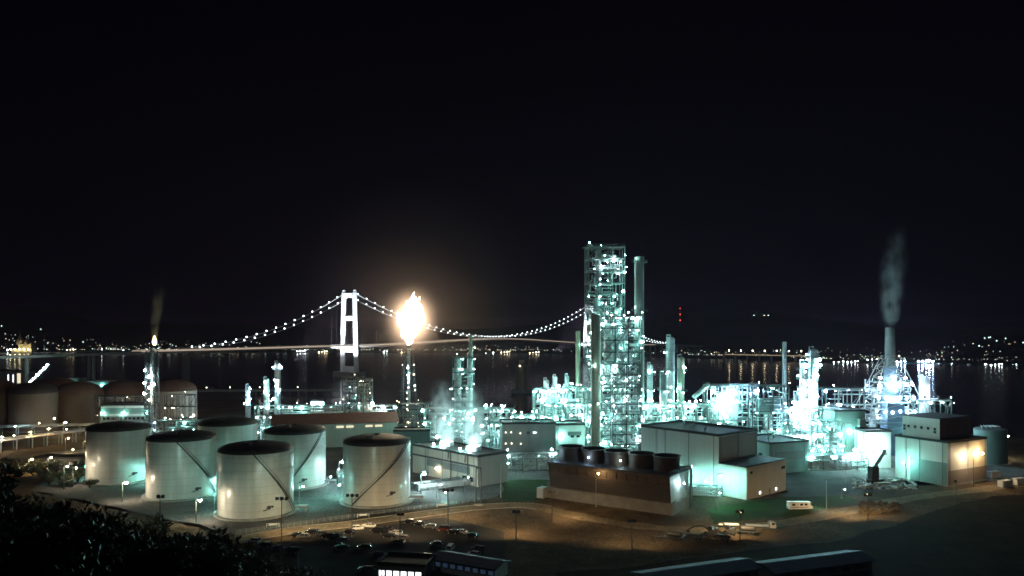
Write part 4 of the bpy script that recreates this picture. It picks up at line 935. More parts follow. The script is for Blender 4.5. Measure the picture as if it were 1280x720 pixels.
# dark lattice masts behind
def mast(label, px, d, h, w=2.0, name='lattice_mast', n=8, group=None):
    t = thing(name, label, 'lattice mast', at(px, d), 0, group); m = MB(); b_ = MB()
    for sx in (-1, 1):
        for sy in (-1, 1): m.bar((sx * w, sy * w, 0), (sx * w * .6, sy * w * .6, h), .4)
    for k in range(n):
        z0, z1 = h * k / n, h * (k + 1) / n; a0 = w * (1 - .4 * k / n); a1 = w * (1 - .4 * (k + 1) / n)
        for sy in (-1, 1): b_.bar((-a0, sy * a0, z0), (a1, sy * a1, z1), .22); b_.bar((a0, sy * a0, z0), (-a1, sy * a1, z1), .22); b_.bar((-a1, sy * a1, z1), (a1, sy * a1, z1), .25)
    part('legs', m, 'steel_dark', t); part('bracing', b_, 'steel_dark', t); return t
mast('dark lattice mast right of the slim flare tower, before the water', 232, 560, 50, 2.8)
mast('thin dark mast far left, above the reddish dome', 150, 640, 44, 1.4)
frame_unit('tank_scaffold', 'open scaffold frame in front of the peach-lit domed tank', 'scaffold', at(206, 500), 0.0, 20, 3, 23, (5, 1), 3, 93, 14, kinds=('warm', 'warm', 'dimwarm'), r=.32, pipes=3, drums=0, vessels=0, mat='steel_dark', stair=False, colw=.35)
frame_unit('yard_rack', 'jumble of pipes and warm lamps left of the slim flare tower', 'pipe rack', at(118, 500), 0.0, 34, 7, 22, (5, 1), 3, 94, 11, kinds=('warm', 'sodium', 'dimwarm'), r=.36, pipes=10, drums=3, vessels=2, mat='steel_dark', stair=False)
frame_unit('yard_rack', 'lit pipe rack between the striped hall and the fourth tank', 'pipe rack', at(192, 430), 0.0, 30, 6, 14, (5, 1), 2, 95, 14, kinds=('white', 'teal'), r=.34, pipes=26, drums=5, vessels=3, stair=False)
# ship loader with a rising string of lamps at the far left
t = thing('ship_loader', 'slanting loader boom with a string of white lamps above the far-left tanks', 'loader', at(36, 760))
part('boom', MB().bar((-4, 0, 8), (20, 0, 32), 1.6, 2.2), 'galv', t); part('tower', MB().bar((4, 0, 0), (4, 0, 18), 1.5).bar((10, 0, 0), (6, 0, 19), .9), 'steel', t)
for k in range(6): lamp(t, (2 + k * 3.4, -1.6, 14.5 + k * 3.4), 'white', .8 if k in (2, 4) else .5)
frame_unit('yard_rack', 'row of white lamps on low racks behind the dark domed tanks', 'pipe rack', at(15, 720), 0.0, 46, 6, 12, (6, 1), 2, 96, 16, kinds=('white', 'blue'), r=.6, pipes=14, drums=3, vessels=1, stair=False)
# pipe fence / standing pipe arch by the rightmost tank
t = thing('pipe_arch', 'tall dark pipe arch standing on the ground before the beige building', 'pipe', G(598, 632)); part('pipe', MB().path([Vector((-.9, 0, 0)), Vector((-.9, 0, 14)), Vector((0.9, 0, 14)), Vector((.9, 0, 0))], .22), 'steel_dark', t, smooth=True); part('base_block', MB().box((0, 0, .3), (3.2, 1.4, .6)), 'concrete', t)
# ------------------------------------------------------------------ suspension bridge
T1 = Vector((-241, 1127)); T2 = Vector((177, 1715)); U = (T2 - T1).normalized(); NV = Vector((-U.y, U.x))
SPAN = (T2 - T1).length; CW = 11.5
def deckz(s):
    return interp([(-900, 36), (-560, 39.0), (-258, 42.0), (0, 43.2), (SPAN * .5, 50.5), (SPAN, 38.5), (SPAN + 330, 30), (SPAN + 900, 14)], s)
def along(s):
    if s < -258:                                   # the approach swings left towards land
        e = -258 - s; p = T1 + U * -258; d = Vector((-0.86, -.51)) if e < 1 else None
        a = math.atan2(-U.y, -U.x) - min(e, 420) * 0.0009; 
        q = p.copy(); n = 12
        for i in range(n):
            a_ = math.atan2(-U.y, -U.x) - min(e * i / n, 420) * 0.0014; q = q + Vector((math.cos(a_), math.sin(a_))) * (e / n)
        return q
    return T1 + U * s
br = thing('suspension_bridge', 'floodlit white suspension bridge with lamp-strung cables crossing the dark harbour', 'bridge', (T1.x, T1.y, 0))
O = Vector((T1.x, T1.y))
def bp3(s, off, z): p = along(s); q = along(s + 1); t_ = (q - p).normalized(); n = Vector((-t_.y, t_.x)); r = p + n * off - O; return Vector((r.x, r.y, z))
dk = MB(); dl = MB(); rail = MB()
S = list(range(-760, int(SPAN) + 860, 20))
for a, c in zip(S, S[1:]):
    za, zc = deckz(a), deckz(c)
    dk.poly([bp3(a, -11, za - 2.6), bp3(c, -11, zc - 2.6), bp3(c, 11, zc - 2.6), bp3(a, 11, za - 2.6)][::-1])
    dk.poly([bp3(a, -12, za), bp3(c, -12, zc), bp3(c, 12, zc), bp3(a, 12, za)])
    for o in (-1, 1):
        q = [bp3(a, o * 11, za - 2.6), bp3(c, o * 11, zc - 2.6), bp3(c, o * 12, zc), bp3(a, o * 12, za)]; dk.poly(q if o < 0 else q[::-1])
    if -330 < a < SPAN + 300: dl.bar(bp3(a, -12.25, za + 0.4), bp3(c, -12.25, zc + 0.4), .35, 1.5); dl.bar(bp3(a, 12.25, za + 0.4), bp3(c, 12.25, zc + 0.4), .35, 1.5)
    for o in (-1, 1): rail.bar(bp3(a, o * 11.5, za + 2.2), bp3(c, o * 11.5, zc + 2.2), .2)
part('deck', dk, 'deck_grey', br); part('deck_glow_strip', dl, 'deck_lamp', br); part('parapet', rail, 'galv', br)  # glowing strips imitate lamplight along the deck edge
TOP = 121.0
def tower(s0, label):
    m = MB()
    for o in (-1, 1):
        for k in range(8):
            z0, z1 = WATER + (TOP + 1 - WATER) * k / 8, WATER + (TOP + 1 - WATER) * (k + 1) / 8
            w0, w1 = CW + 3.6 * (1 - k / 8), CW + 3.6 * (1 - (k + 1) / 8)
            m.bar(bp3(s0, o * w0, z0), bp3(s0, o * w1, z1), 5.6, 6.2)
        m.bar(bp3(s0, o * CW, TOP), bp3(s0, o * CW, TOP + 5), 3.2, 4)
    for z, hh in ((TOP - 3, 6.5), (84, 6.5), (37.0, 6.0), (8, 10)):
        w_ = CW + 3.6 * (1 - (z - WATER) / (TOP - WATER)); m.bar(bp3(s0, -w_ + 2.8, z), bp3(s0, w_ - 2.8, z), 5, hh)
    t = part('tower', m, 'bridge', br, label=label)
    part('pier', MB().box((bp3(s0, 0, 0).x, bp3(s0, 0, 0).y, 0.5), (24, 46, 9), math.atan2(U.y, U.x)), 'concrete', br)
    for o in (-1, 1):
        for sgn in (-1, 1): 
            p = bp3(s0 + sgn * 5, o * (CW + 9), deckz(s0) + 3)
            part('floodlight_bracket', MB().bar(p - Vector((0, 0, 2.2)), bp3(s0 + sgn * 5, o * 11.5, deckz(s0) - .5), .5), 'galv', br)
tower(0, 'near white tower'); tower(SPAN, 'far white tower half hidden by the steel tower')
def cz(s):
    if s < 0: u = -s / 258; z1 = deckz(-258) + 2; return TOP + (z1 - TOP) * u - 4 * 16 * u * (1 - u)
    if s <= SPAN: u = s / SPAN; lin = TOP; mid = deckz(SPAN / 2) + 3.0; return mid + (TOP - mid) * (2 * u - 1) ** 2
    u = (s - SPAN) / 430; z1 = deckz(SPAN + 430) + 2; return TOP + (z1 - TOP) * u - 4 * 20 * u * (1 - u)
CS = [-258 + 258 * k / 16 for k in range(17)] + [SPAN * k / 40 for k in range(1, 41)] + [SPAN + 430 * k / 18 for k in range(1, 19)]
for o in (-1, 1):
    c = MB(); hg = MB()
    for a, b_ in zip(CS, CS[1:]): c.tube(bp3(a, o * CW, cz(a)), bp3(b_, o * CW, cz(b_)), .45, 8)
    part('main_cable', c, 'bridge', br)
    for k in range(48):
        s = -250 + (SPAN + 660) * k / 47
        if cz(s) - deckz(s) > 3: hg.bar(bp3(s, o * CW, deckz(s)), bp3(s, o * CW, cz(s)), .14)
    part('hangers', hg, 'steel_dark', br)
lm = MB().ball((0, 0, 0), .85, 8, 5).mesh('cable_lamp', M['bridge_lamp'], True)
cnt = 0; rest = MB()
for o in (-1, 1):
    for s in [-248 + 248 * k / 16 for k in range(16)] + [SPAN * k / 41 + 8 for k in range(40)] + [SPAN + 8 + 410 * k / 24 for k in range(25)]:
        s += 2.0 * o; p = bp3(s, o * CW, cz(s) + 1.4)
        if s > SPAN: rest.ball(p, .85, 6, 4)
        elif cnt < 100: link('cable_light', lm, br, p); cnt += 1
        else: rest.ball(p, .85, 6, 4)
part('far_cable_lights', rest, 'bridge_lamp', br, kind='stuff')
for s in list(range(-740, -250, 62)) + list(range(int(SPAN) + 330, int(SPAN) + 840, 70)):
    a, c = bp3(s, -7, deckz(s) - 2.7), bp3(s, 7, deckz(s) - 2.7); m = MB()
    for p in (a, c): m.bar((p.x, p.y, WATER - 1), p, 2.6)
    m.bar(a - Vector((0, 0, 1)), c - Vector((0, 0, 1)), 2.5, 2); part('viaduct_pier', m, 'concrete', br)
# spot lamps that wash the pylons (fixed to the deck brackets)
def spot(p, aim, watts, col, size=1.05, blend=.5, rad=.6):
    l = bpy.data.lights.new('pylon_floodlight', 'SPOT'); l.energy = watts; l.color = col; l.spot_size = size; l.spot_blend = blend; l.shadow_soft_size = rad
    o = bpy.data.objects.new('pylon_floodlight', l); COL.objects.link(o); o.location = p; d = (Vector(aim) - Vector(p)); o.rotation_euler = d.to_track_quat('-Z', 'Y').to_euler(); return o
for s0, kk in ((0, 1.0), (SPAN, 1.6)):
    for o in (-1, 1):
        p = bp3(s0, o * (CW + 40), 22) + Vector((O.x, O.y, 0)) ; q = bp3(s0, o * CW, 80) + Vector((O.x, O.y, 0))
        p = p + Vector((-U.x * 60, -U.y * 60, 0)); spot(p, q, 1.6e6 * kk, (0.80, 0.90, 1.0), 1.25)
# ------------------------------------------------------------------ jetty, shore viaduct, beacons, distant lamps
t = thing('jetty', 'long dark jetty on piles across the water left of the near bridge tower', 'jetty', (X(160, 800), 800, 0))
part('deck', MB().bar((0, 0, 1.6), (X(425, 815) - X(160, 800), 15, 1.6), 5, 1.2), 'concrete', t)
pl = MB()
for k in range(26): u = k / 25; pl.tube(((X(425, 815) - X(160, 800)) * u, 15 * u, WATER - 1), ((X(425, 815) - X(160, 800)) * u, 15 * u, 1.2), .5, 8)
part('piles', pl, 'concrete_dark', t)
part('guard_rail', MB().bar((0, -2.4, 3.2), (X(425, 815) - X(160, 800), 12.6, 3.2), .3), 'galv', t)
for u in (.28, .37, .48, .62, .8): lamp(t, ((X(425, 815) - X(160, 800)) * u, 15 * u - 2, 5.4), 'dimwarm', .5, 'jetty_lamp')
t = thing('shore_viaduct', 'low lit road viaduct on piers along the far shore right of the columns', 'viaduct', (X(905, 1760), 1760, 0))
xv = X(1010, 1700) - X(905, 1760)
part('deck', MB().bar((0, 0, 11), (xv, -60, 9.5), 9, 2.4), 'deck_grey', t)
part('deck_glow_strip', MB().bar((0, -4.8, 11.4), (xv, -64.8, 9.9), .4, 1.5), emit('viaduct_glow', (1, .72, .42), .38, False), t)  # glowing strip paints in the lit edge, as on the bridge
pl = MB()
for k in range(8): u = k / 7; part('pier', MB().box((xv * u, -60 * u, 3.5), (3, 6, 13)), 'concrete', t)
for k in range(7):
    u = (k + .4) / 7; part('lamp_post', MB().bar((xv * u, -60 * u - 3, 11), (xv * u, -60 * u - 3, 20), .5), 'galv', t)
    o = part('lamp', MB().ball((xv * u, -60 * u - 4, 20.4), 1.2, 8, 5), 'far_lamp_warm', t)
# lattice radio mast with three red lights
d = 2900; z0 = hill_z(850, d); t = thing('radio_mast', 'distant radio mast with three red lights on the hill', 'radio mast', (X(850, d), d, z0 - 1)); top = Z(384, d) - z0
m = MB()
for k in range(3): a = k * 2.1; m.bar((3 * math.cos(a), 3 * math.sin(a), 0), (.6 * math.cos(a), .6 * math.sin(a), top), .6)
for k in range(12): z = top * k / 12; m.bar((-2.6, 0, z), (2.2, 0, z + top / 12), .35)
part('lattice', m, 'steel', t)
for py in (385, 392.5, 400): part('red_light', MB().ball((0, -3, Z(py, d) - z0), 2.0, 8, 5), 'far_lamp_red', t)
d = 3000; z0 = hill_z(950, d); t = thing('hilltop_station', 'faint lit station on the dark hilltop right of the radio mast', 'building', (X(950, d), d, z0 - 1)); up = max(4, Z(395, d) - z0)
part('walls', MB().box((0, 0, up / 2), (70, 16, up)), 'concrete_dark', t); part('aerial', MB().bar((-20, 0, up), (-8, 0, up + 16), 1.2), 'galv', t)
for x, m_ in ((-26, 'town_white'), (14, 'town_warm'), (30, 'town_white')): part('lit_window', MB().box((x, -8.2, up - 2.5), (4, .4, 3)), m_, t)
# lit domed palace of the far left shore
d = 2350; z0 = hill_z(30, 2480)
t = thing('domed_palace', 'golden floodlit palace with pointed dome on the far-left shore', 'building', (X(30, d), d, 3.0))
gl = surf('palace_stone', (0.7, 0.62, 0.4), 0.7)
zt = Z(438, d) - 3; part('terrace', MB().box((0, 0, zt / 2 + 1), (62, 26, abs(zt) + 8)), gl, t)
part('hall', MB().box((8, 0, zt + 12), (40, 18, 16)), gl, t)
part('dome', MB().lathe([(9, 0), (10.5, 6), (9, 14), (5, 20), (1.5, 27), (.4, 40)], 20, (-12, 0, zt + 18)), gl, t, smooth=True)
part('side_dome', MB().lathe([(6, 0), (7, 4), (4, 11), (.5, 17)], 18, (9, -2, zt + 20)), gl, t, smooth=True)
for x in (-28, -14, 0, 14, 27):
    part('floodlight', MB().ball((x, -22, zt + 4), 1.6, 8, 5), emit('palace_lamp', (1, .86, .5), 55) if 'palace_lamp' not in bpy.data.materials else bpy.data.materials['palace_lamp'], t)
# the harbour lamps one can point at: posts on the far shore
def shore_lamp(px, py, label, mat, r=2.0, n=1, dx=4.0, name='harbour_lamp', hz=9.0):
    d = interp(SHORE, px) - 12; z = Z(py, d); t = thing(name, label, 'harbour lamp', (X(px, d), d, WATER), 0, 'lamps along the far shore')
    part('post', MB().bar((0, 0, -1), (0, 0, z - WATER), .8).bar((-n * dx / 2, 0, z - WATER - .6), (n * dx / 2, 0, z - WATER - .6), .6).box((0, 0, 0.5), (5, 5, 3)), 'galv', t)
    for k in range(n): part('lamp', MB().ball(((k - (n - 1) / 2) * dx + ((k * 37) % 5 - 2) * .5, -1, z - WATER + ((k * 53) % 4 - 1.5) * .8), r * (.5, .42, .6, .36)[(k * 7 + int(px)) % 4], 10, 6), mat, t)
    return t
shore_lamp(1126, 451.5, 'blue-white harbour floodlight cluster just right of the splayed derrick', 'far_lamp_blue', 2.4, 3, 7)
shore_lamp(1157, 451.5, 'brightest blue-white harbour floodlight cluster on the right shore', 'far_lamp_blue', 3.4, 5, 7)
shore_lamp(1175, 455, 'white harbour lamp close right of the brightest cluster', 'far_lamp_white', 2.2)
shore_lamp(1190, 454.5, 'single white harbour lamp with long reflection right of the silo', 'far_lamp_white', 2.6)
shore_lamp(1211, 454.5, 'lone warm harbour lamp midway along the right shore', 'far_lamp_warm', 1.7)
shore_lamp(1232, 454.5, 'white harbour lamp before the long right-hand row', 'far_lamp_white', 1.9)
shore_lamp(1248, 455.5, 'long row of white harbour lamps near the right edge', 'far_lamp_white', 1.9, 5, 7)
shore_lamp(1268, 455.5, 'shorter lamp row ending near the right edge', 'far_lamp_white', 1.9, 2, 7)
shore_lamp(1276, 457, 'orange harbour lamp at the right edge with orange reflection', 'far_lamp_warm', 2.4)
shore_lamp(1048, 452, 'white lamp row between the glaring columns and derrick', 'far_lamp_white', 1.6, 3, 9)
shore_lamp(1066, 452, 'lamp row close left of the splayed derrick', 'far_lamp_white', 1.8, 4, 7)
shore_lamp(1090, 449, 'dim lamp row seen through the left legs of the derrick', 'far_lamp_white', 1.5, 3, 9)
shore_lamp(377, 438.5, 'left lamp cluster under the bridge deck left of the near pylon', 'far_lamp_white', 2.4, 4, 8)
shore_lamp(404, 439.5, 'right lamp cluster under the bridge deck beside the near pylon', 'far_lamp_warm', 2.2, 4, 8)
shore_lamp(482, 439, 'shore lamp between the near pylon and the flare', 'far_lamp_white', 2.0, 2, 8)
shore_lamp(504, 440, 'warm shore lamp just beside the flare tower top', 'far_lamp_warm', 2.2, 2, 8)
shore_lamp(612, 441, 'left end lamp row under the middle of the bridge', 'far_lamp_white', 2.0, 3, 10)
shore_lamp(632, 440, 'lamp row under the middle of the bridge near its right half', 'far_lamp_warm', 2.0, 4, 8)
shore_lamp(668, 440.5, 'warm lamp row right of the dark silo shape under the bridge', 'far_lamp_warm', 2.0, 4, 9)
shore_lamp(10, 437, 'bright white lamp left of the golden palace', 'far_lamp_white', 3.4)
shore_lamp(88, 437, 'pale lamp group between the palace and the thin mast', 'far_lamp_warm', 2.2, 3, 9)
shore_lamp(128, 436, 'white shore lamp left of the thin mast', 'far_lamp_white', 2.4)
shore_lamp(155, 437, 'bright shore lamp right of the thin mast', 'far_lamp_white', 3.0)
# the rest of the town: too many to count
rng = random.Random(5); tw = MB(); tc_ = MB()
def sprinkle(mb, px, d, r, dz=3.0): mb.ball((X(px, d), d, hill_z(px, d) + dz), r, 5, 3)
for (a, b_, n, dmax, sp) in ((-40, 120, 120, .6, 2.0), (120, 330, 240, .5, 2.0), (330, 700, 240, .34, 2.6), (700, 900, 40, .3, 2.4), (840, 1010, 120, .25, 2.6), (1010, 1180, 130, .3, 2.6), (1180, 1330, 90, .6, 2.4)):
    for _ in range(n):
        px = rng.uniform(a, b_); s = interp(SHORE, px); d = s + 6 + (3000 - s) * dmax * rng.random() ** sp
        sprinkle(tw if rng.random() < .55 else tc_, px, d, rng.uniform(.25, 1.0) ** 1.5 * 1.2 * d / 2400, 4)
for (px, d) in ((1231, 2500), (1236, 2520), (1238, 2540), (1246, 2400), (1257, 2500), (1279, 2300), (1224, 2200), (2, 2900), (51, 2880), (104, 2700)): sprinkle(tc_, px, d, 1.9)
part('town_lights', tw, 'town_warm', None)['kind'] = 'stuff'; part('street_lights', tc_, 'town_white', None)['kind'] = 'stuff'
# dark silo shape on the water
t = thing('grain_silo', 'dark brown silo block on the water left of the central plant', 'silo', (X(652, 840), 840, WATER))
part('bin', MB().lathe([(6.5, 0), (6.5, 30), (3, 33)], 24), 'rust_tank', t, smooth=True); part('quay', MB().box((0, 0, 1), (22, 20, 5)), 'concrete_dark', t); part('head_house', MB().box((0, 0, 34), (6, 4, 4)), 'brown_clad', t)
lamp(t, (-2, -7, 30), 'dimwarm', .8, 'beacon')

# ------------------------------------------------------------------ flames, steam and smoke
def vol(name, prof, loc, dens, col, aniso=0.2, emis=None, n=24, lean=(0, 0), nscale=0.12, h=None, contrast=.35, edge=1.0, tscale=(1, 1, .45), vfade=(0.0, .12, .45, 1.0), mid=.55):
    """a closed hull whose density falls off towards the sides and the top"""
    mb = MB(); hh = h or prof[-1][1]; k = 0
    pr = [(max(r, .02), z) for r, z in prof]; mb.lathe(pr, n)
    mb.v = [(x + lean[0] * (z / hh) ** 1.6, y + lean[1] * (z / hh) ** 1.6, z) for x, y, z in mb.v]
    m, nt, out = new_mat(name + '_vapour'); N, L = nt.nodes, nt.links
    v = N.new('ShaderNodeVolumePrincipled'); v.inputs['Color'].default_value = (*col, 1); v.inputs['Anisotropy'].default_value = aniso
    tc = N.new('ShaderNodeTexCoord'); sp = N.new('ShaderNodeSeparateXYZ'); L.new(tc.outputs['Object'], sp.inputs[0])
    def mth(op, a, b_=None, cl=False):
        nd = N.new('ShaderNodeMath'); nd.operation = op; nd.use_clamp = cl
        for i, q in enumerate((a, b_)):
            if q is None: continue
            if isinstance(q, (int, float)): nd.inputs[i].default_value = q
            else: L.new(q, nd.inputs[i])
        return nd.outputs[0]
    u = mth('DIVIDE', sp.outputs['Z'], hh, True); u16 = mth('POWER', u, 1.6)
    x = mth('SUBTRACT', sp.outputs['X'], mth('MULTIPLY', u16, lean[0])); y = mth('SUBTRACT', sp.outputs['Y'], mth('MULTIPLY', u16, lean[1]))
    r = mth('SQRT', mth('ADD', mth('MULTIPLY', x, x), mth('MULTIPLY', y, y)))
    rc = N.new('ShaderNodeFloatCurve') if False else None
    rr = N.new('ShaderNodeValToRGB'); R_ = max(p[0] for p in prof); rr.color_ramp.interpolation = 'LINEAR'
    el = rr.color_ramp.elements; pts = [(z / hh, rad / R_) for rad, z in prof]
    el[0].position, el[1].position = pts[0][0], pts[-1][0]
    for q in pts[1:-1]: el.new(q[0])
    for e, q in zip(sorted(el, key=lambda e: e.position), pts): e.color = (q[1],) * 3 + (1,)
    L.new(u, rr.inputs['Fac'])
    rad = mth('MAXIMUM', mth('MULTIPLY', rr.outputs['Color'], R_), .05)
    side = mth('POWER', mth('SUBTRACT', 1.0, mth('DIVIDE', r, rad, True), True), edge)
    f = N.new('ShaderNodeValToRGB'); f.color_ramp.elements[0].position = vfade[0]; f.color_ramp.elements[0].color = (.0, .0, .0, 1); f.color_ramp.elements[1].position = vfade[3]; f.color_ramp.elements[1].color = (0, 0, 0, 1)
    e = f.color_ramp.elements.new(vfade[1]); e.color = (1, 1, 1, 1); e = f.color_ramp.elements.new(vfade[2]); e.color = (mid, mid, mid, 1); L.new(u, f.inputs['Fac'])
    mp = N.new('ShaderNodeMapping'); mp.inputs['Scale'].default_value = tscale; L.new(tc.outputs['Object'], mp.inputs['Vector'])
    nz = N.new('ShaderNodeTexNoise'); nz.inputs['Scale'].default_value = nscale; nz.inputs['Detail'].default_value = 3; L.new(mp.outputs[0], nz.inputs['Vector'])
    nn = mth('MULTIPLY', mth('SUBTRACT', nz.outputs['Fac'], contrast, True), 3.0)
    tot = mth('MULTIPLY', mth('MULTIPLY', side, f.outputs['Color']), nn)
    L.new(mth('MULTIPLY', tot, dens), v.inputs['Density'])
    if emis:
        v.inputs['Emission Color'].default_value = (*emis[0], 1); L.new(mth('MULTIPLY', tot, emis[1]), v.inputs['Emission Strength'])
    L.new(v.outputs[0], out.inputs['Volume'])
    o = part(name, mb, m, None); o.location = loc; return o
FL = Vector((*at(511.5, 478)[:2], 0)); FH = 56.6
fm = MB(); n = 30; seg = [(1.1, 0), (2.0, 1.5), (3.2, 4), (4.5, 6.5), (5.7, 9.2), (6.6, 12), (7.1, 14.8), (7.3, 17), (7.1, 19), (6.5, 21.2), (5.5, 23.4), (4.2, 25.6), (2.7, 27.6), (1.2, 29.2), (.1, 30)]
fm.lathe(seg, n)
fm.v = [(x * (.96 + .26 * noise.noise(Vector((x * .3, y * .3, z * .16)))) + 3.2 * (z / 29) ** 1.4 + .9 * noise.noise(Vector((3, z * .22, x * .1))), y * (1 + .2 * noise.noise(Vector((y * .3, x * .3, z * .2)))), z + (1.0 + 2.4 * z / 30) * noise.noise(Vector((x * .5, y * .5, z * .2)))) for x, y, z in fm.v]
def tongue(x0, z0, x1, z1, r, y=0.0, bend=1.0):
    k = len(fm.v); m_, q_ = 12, 12
    for i in range(m_ + 1):
        u = i / m_; rr = max(.05, r * (1 - u) ** .7 * (.75 + .5 * math.sin(PI * min(1, u * 1.6))) * (1 + .25 * noise.noise(Vector((u * 4, x0, z0))))); cx = x0 + (x1 - x0) * u ** 1.3 + bend * math.sin(u * 5 + x0) * .5
        for j in range(q_): a = 2 * PI * j / q_; fm.v.append((cx + rr * math.cos(a), y + rr * math.sin(a), z0 + (z1 - z0) * u))
    for i in range(m_):
        for j in range(q_): a, b_ = k + i * q_ + j, k + i * q_ + (j + 1) % q_; fm.f.append((a, b_, b_ + q_, a + q_))
    fm.f.append(tuple(k + j for j in reversed(range(q_)))); fm.f.append(tuple(k + m_ * q_ + j for j in range(q_)))
for q in ((3.0, 17, 6.2, 30, 2.9, -.5), (-1.5, 18, -1.6, 27.5, 2.8, .6), (-4.2, 11, -7.4, 21, 2.5, -1), (4.8, 10, 8.2, 20, 2.3, 0.3), (.8, 20, 3.4, 33, 2.2, .4), (-2.6, 4, -5.6, 12.5, 1.6, 0)): tongue(*q)
M['flame'] = emit('flame_core', (1.0, 0.80, 0.50), 34)
o = part('flare_flame', fm, 'flame', None, smooth=True); o.location = FL + Vector((0, 0, FH)); tag(o, 'big white-hot gas flame burning on the central flare tower', 'flame')
def glow_halo(name, loc, a, b_, strength, col, power, label):
    """added glow round the flame: an emissive ellipsoid that thins out smoothly to nothing"""
    m, nt, out = new_mat(name + '_glow'); N, L = nt.nodes, nt.links
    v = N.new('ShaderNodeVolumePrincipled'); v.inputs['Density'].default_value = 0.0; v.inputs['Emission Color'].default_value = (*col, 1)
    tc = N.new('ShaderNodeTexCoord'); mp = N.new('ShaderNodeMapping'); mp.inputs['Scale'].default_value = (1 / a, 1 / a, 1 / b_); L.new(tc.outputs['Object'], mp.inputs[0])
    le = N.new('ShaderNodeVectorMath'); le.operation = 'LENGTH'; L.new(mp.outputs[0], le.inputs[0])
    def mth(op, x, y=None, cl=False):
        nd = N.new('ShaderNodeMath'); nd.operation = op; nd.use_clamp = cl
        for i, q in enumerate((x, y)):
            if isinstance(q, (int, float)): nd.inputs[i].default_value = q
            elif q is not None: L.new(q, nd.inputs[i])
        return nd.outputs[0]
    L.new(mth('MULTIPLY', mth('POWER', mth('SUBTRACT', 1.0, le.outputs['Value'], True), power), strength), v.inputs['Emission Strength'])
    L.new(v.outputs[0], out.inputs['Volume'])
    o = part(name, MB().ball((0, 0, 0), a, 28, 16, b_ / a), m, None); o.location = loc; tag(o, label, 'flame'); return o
glow_halo('flame_halo', FL + Vector((1.5, 0, FH + 15.5)), 28, 34, 0.75, (1.0, .68, .44), 5.5, 'soft orange halo of added glow round the big flame')  # emissive volume imitates the halo of light in the air
mv, nt, out = new_mat('smoke_veil'); N, L = nt.nodes, nt.links
v = N.new('ShaderNodeVolumePrincipled'); v.inputs['Color'].default_value = (.95, .8, .72, 1); v.inputs['Anisotropy'].default_value = .25
tc = N.new('ShaderNodeTexCoord'); mp = N.new('ShaderNodeMapping'); mp.inputs['Scale'].default_value = (1 / 85, 1 / 60, 1 / 80); L.new(tc.outputs['Object'], mp.inputs[0])
le = N.new('ShaderNodeVectorMath'); le.operation = 'LENGTH'; L.new(mp.outputs[0], le.inputs[0])
s1 = N.new('ShaderNodeMath'); s1.operation = 'SUBTRACT'; s1.use_clamp = True; s1.inputs[0].default_value = 1.0; L.new(le.outputs['Value'], s1.inputs[1])
s2 = N.new('ShaderNodeMath'); s2.operation = 'MULTIPLY'; s2.inputs[1].default_value = .0011; L.new(s1.outputs[0], s2.inputs[0]); L.new(s2.outputs[0], v.inputs['Density']); L.new(v.outputs[0], out.inputs['Volume'])
o = part('smoke_veil', MB().ball((0, 0, 0), 85, 32, 20, 80 / 85), mv, None); o.location = FL + Vector((6, 0, 82)); tag(o, 'thin veil of smoke hanging round the big flame', 'smoke')
FS = Vector((*at(193, 470)[:2], 0)); o = part('pilot_flame', MB().lathe([(.6, 0), (1.3, 1.4), (1.1, 3), (.5, 4.8), (.05, 6)], 14), emit('pilot_flame_core', (1, .78, .42), 9), None, smooth=True); o.location = Vector((*at(190.5, 470)[:2], 56.4)); o.location.x += 1.3; tag(o, 'small flame on the slim left flare tower', 'flame')
o = vol('flare_smoke', [(1.4, 0), (2.6, 8), (3.8, 18), (4.6, 28), (4.0, 36)], Vector((*at(193, 470)[:2], 57.5)), 0.9, (.85, .68, .45), .3, None, lean=(4, 0), contrast=.34, edge=1.1, nscale=.3, vfade=(0, .06, .4, 1), mid=.4); tag(o, 'thin brownish smoke rising from the slim left flare', 'smoke')
o = vol('stack_plume', [(2.2, 0), (4.6, 4), (6.0, 9), (7.0, 18), (8.0, 32), (5.0, 54)], Vector((*at(1112.5, 402)[:2], 66.8)), 0.7, (.96, .97, .98), .2, None, lean=(4.5, 0), contrast=.36, edge=1.4, nscale=.24, tscale=(1, 1, .5), vfade=(0, .07, .38, 1.0), mid=.3); tag(o, 'pale steam plume standing on the stack of the splayed derrick', 'steam')
cb = bpy.data.objects['cooling_block']; cm = Matrix.Translation(cb.location) @ Matrix.Rotation(cb.rotation_euler.z, 4, 'Z')
for y, lab in ((33.0, 'left column of glowing steam above the long beige building'), (14.0, 'right column of glowing steam above the long beige building')):
    o = vol('steam_plume', [(3.0, 0), (5.4, 3), (7.2, 8), (8.0, 14), (7.6, 21), (4.0, 29)], cm @ Vector((9.5, y, 14.3)), 2.2, (.97, .98, .98), .1, None, lean=(-2.5, 0), contrast=.40, edge=1.3, nscale=.30, tscale=(1, 1, .7), vfade=(0, .06, .38, 1.0), mid=.22); tag(o, lab, 'steam')
o = vol('furnace_steam', [(3, 0), (6, 3), (7.5, 8), (6, 14), (3, 18)], Vector((*at(912, 394)[:2], 20)), 0.3, (.9, .95, 1.0), .2, None, contrast=.2, edge=.9, nscale=.12); tag(o, 'bluish steam drifting before the glaring furnace frame', 'steam')
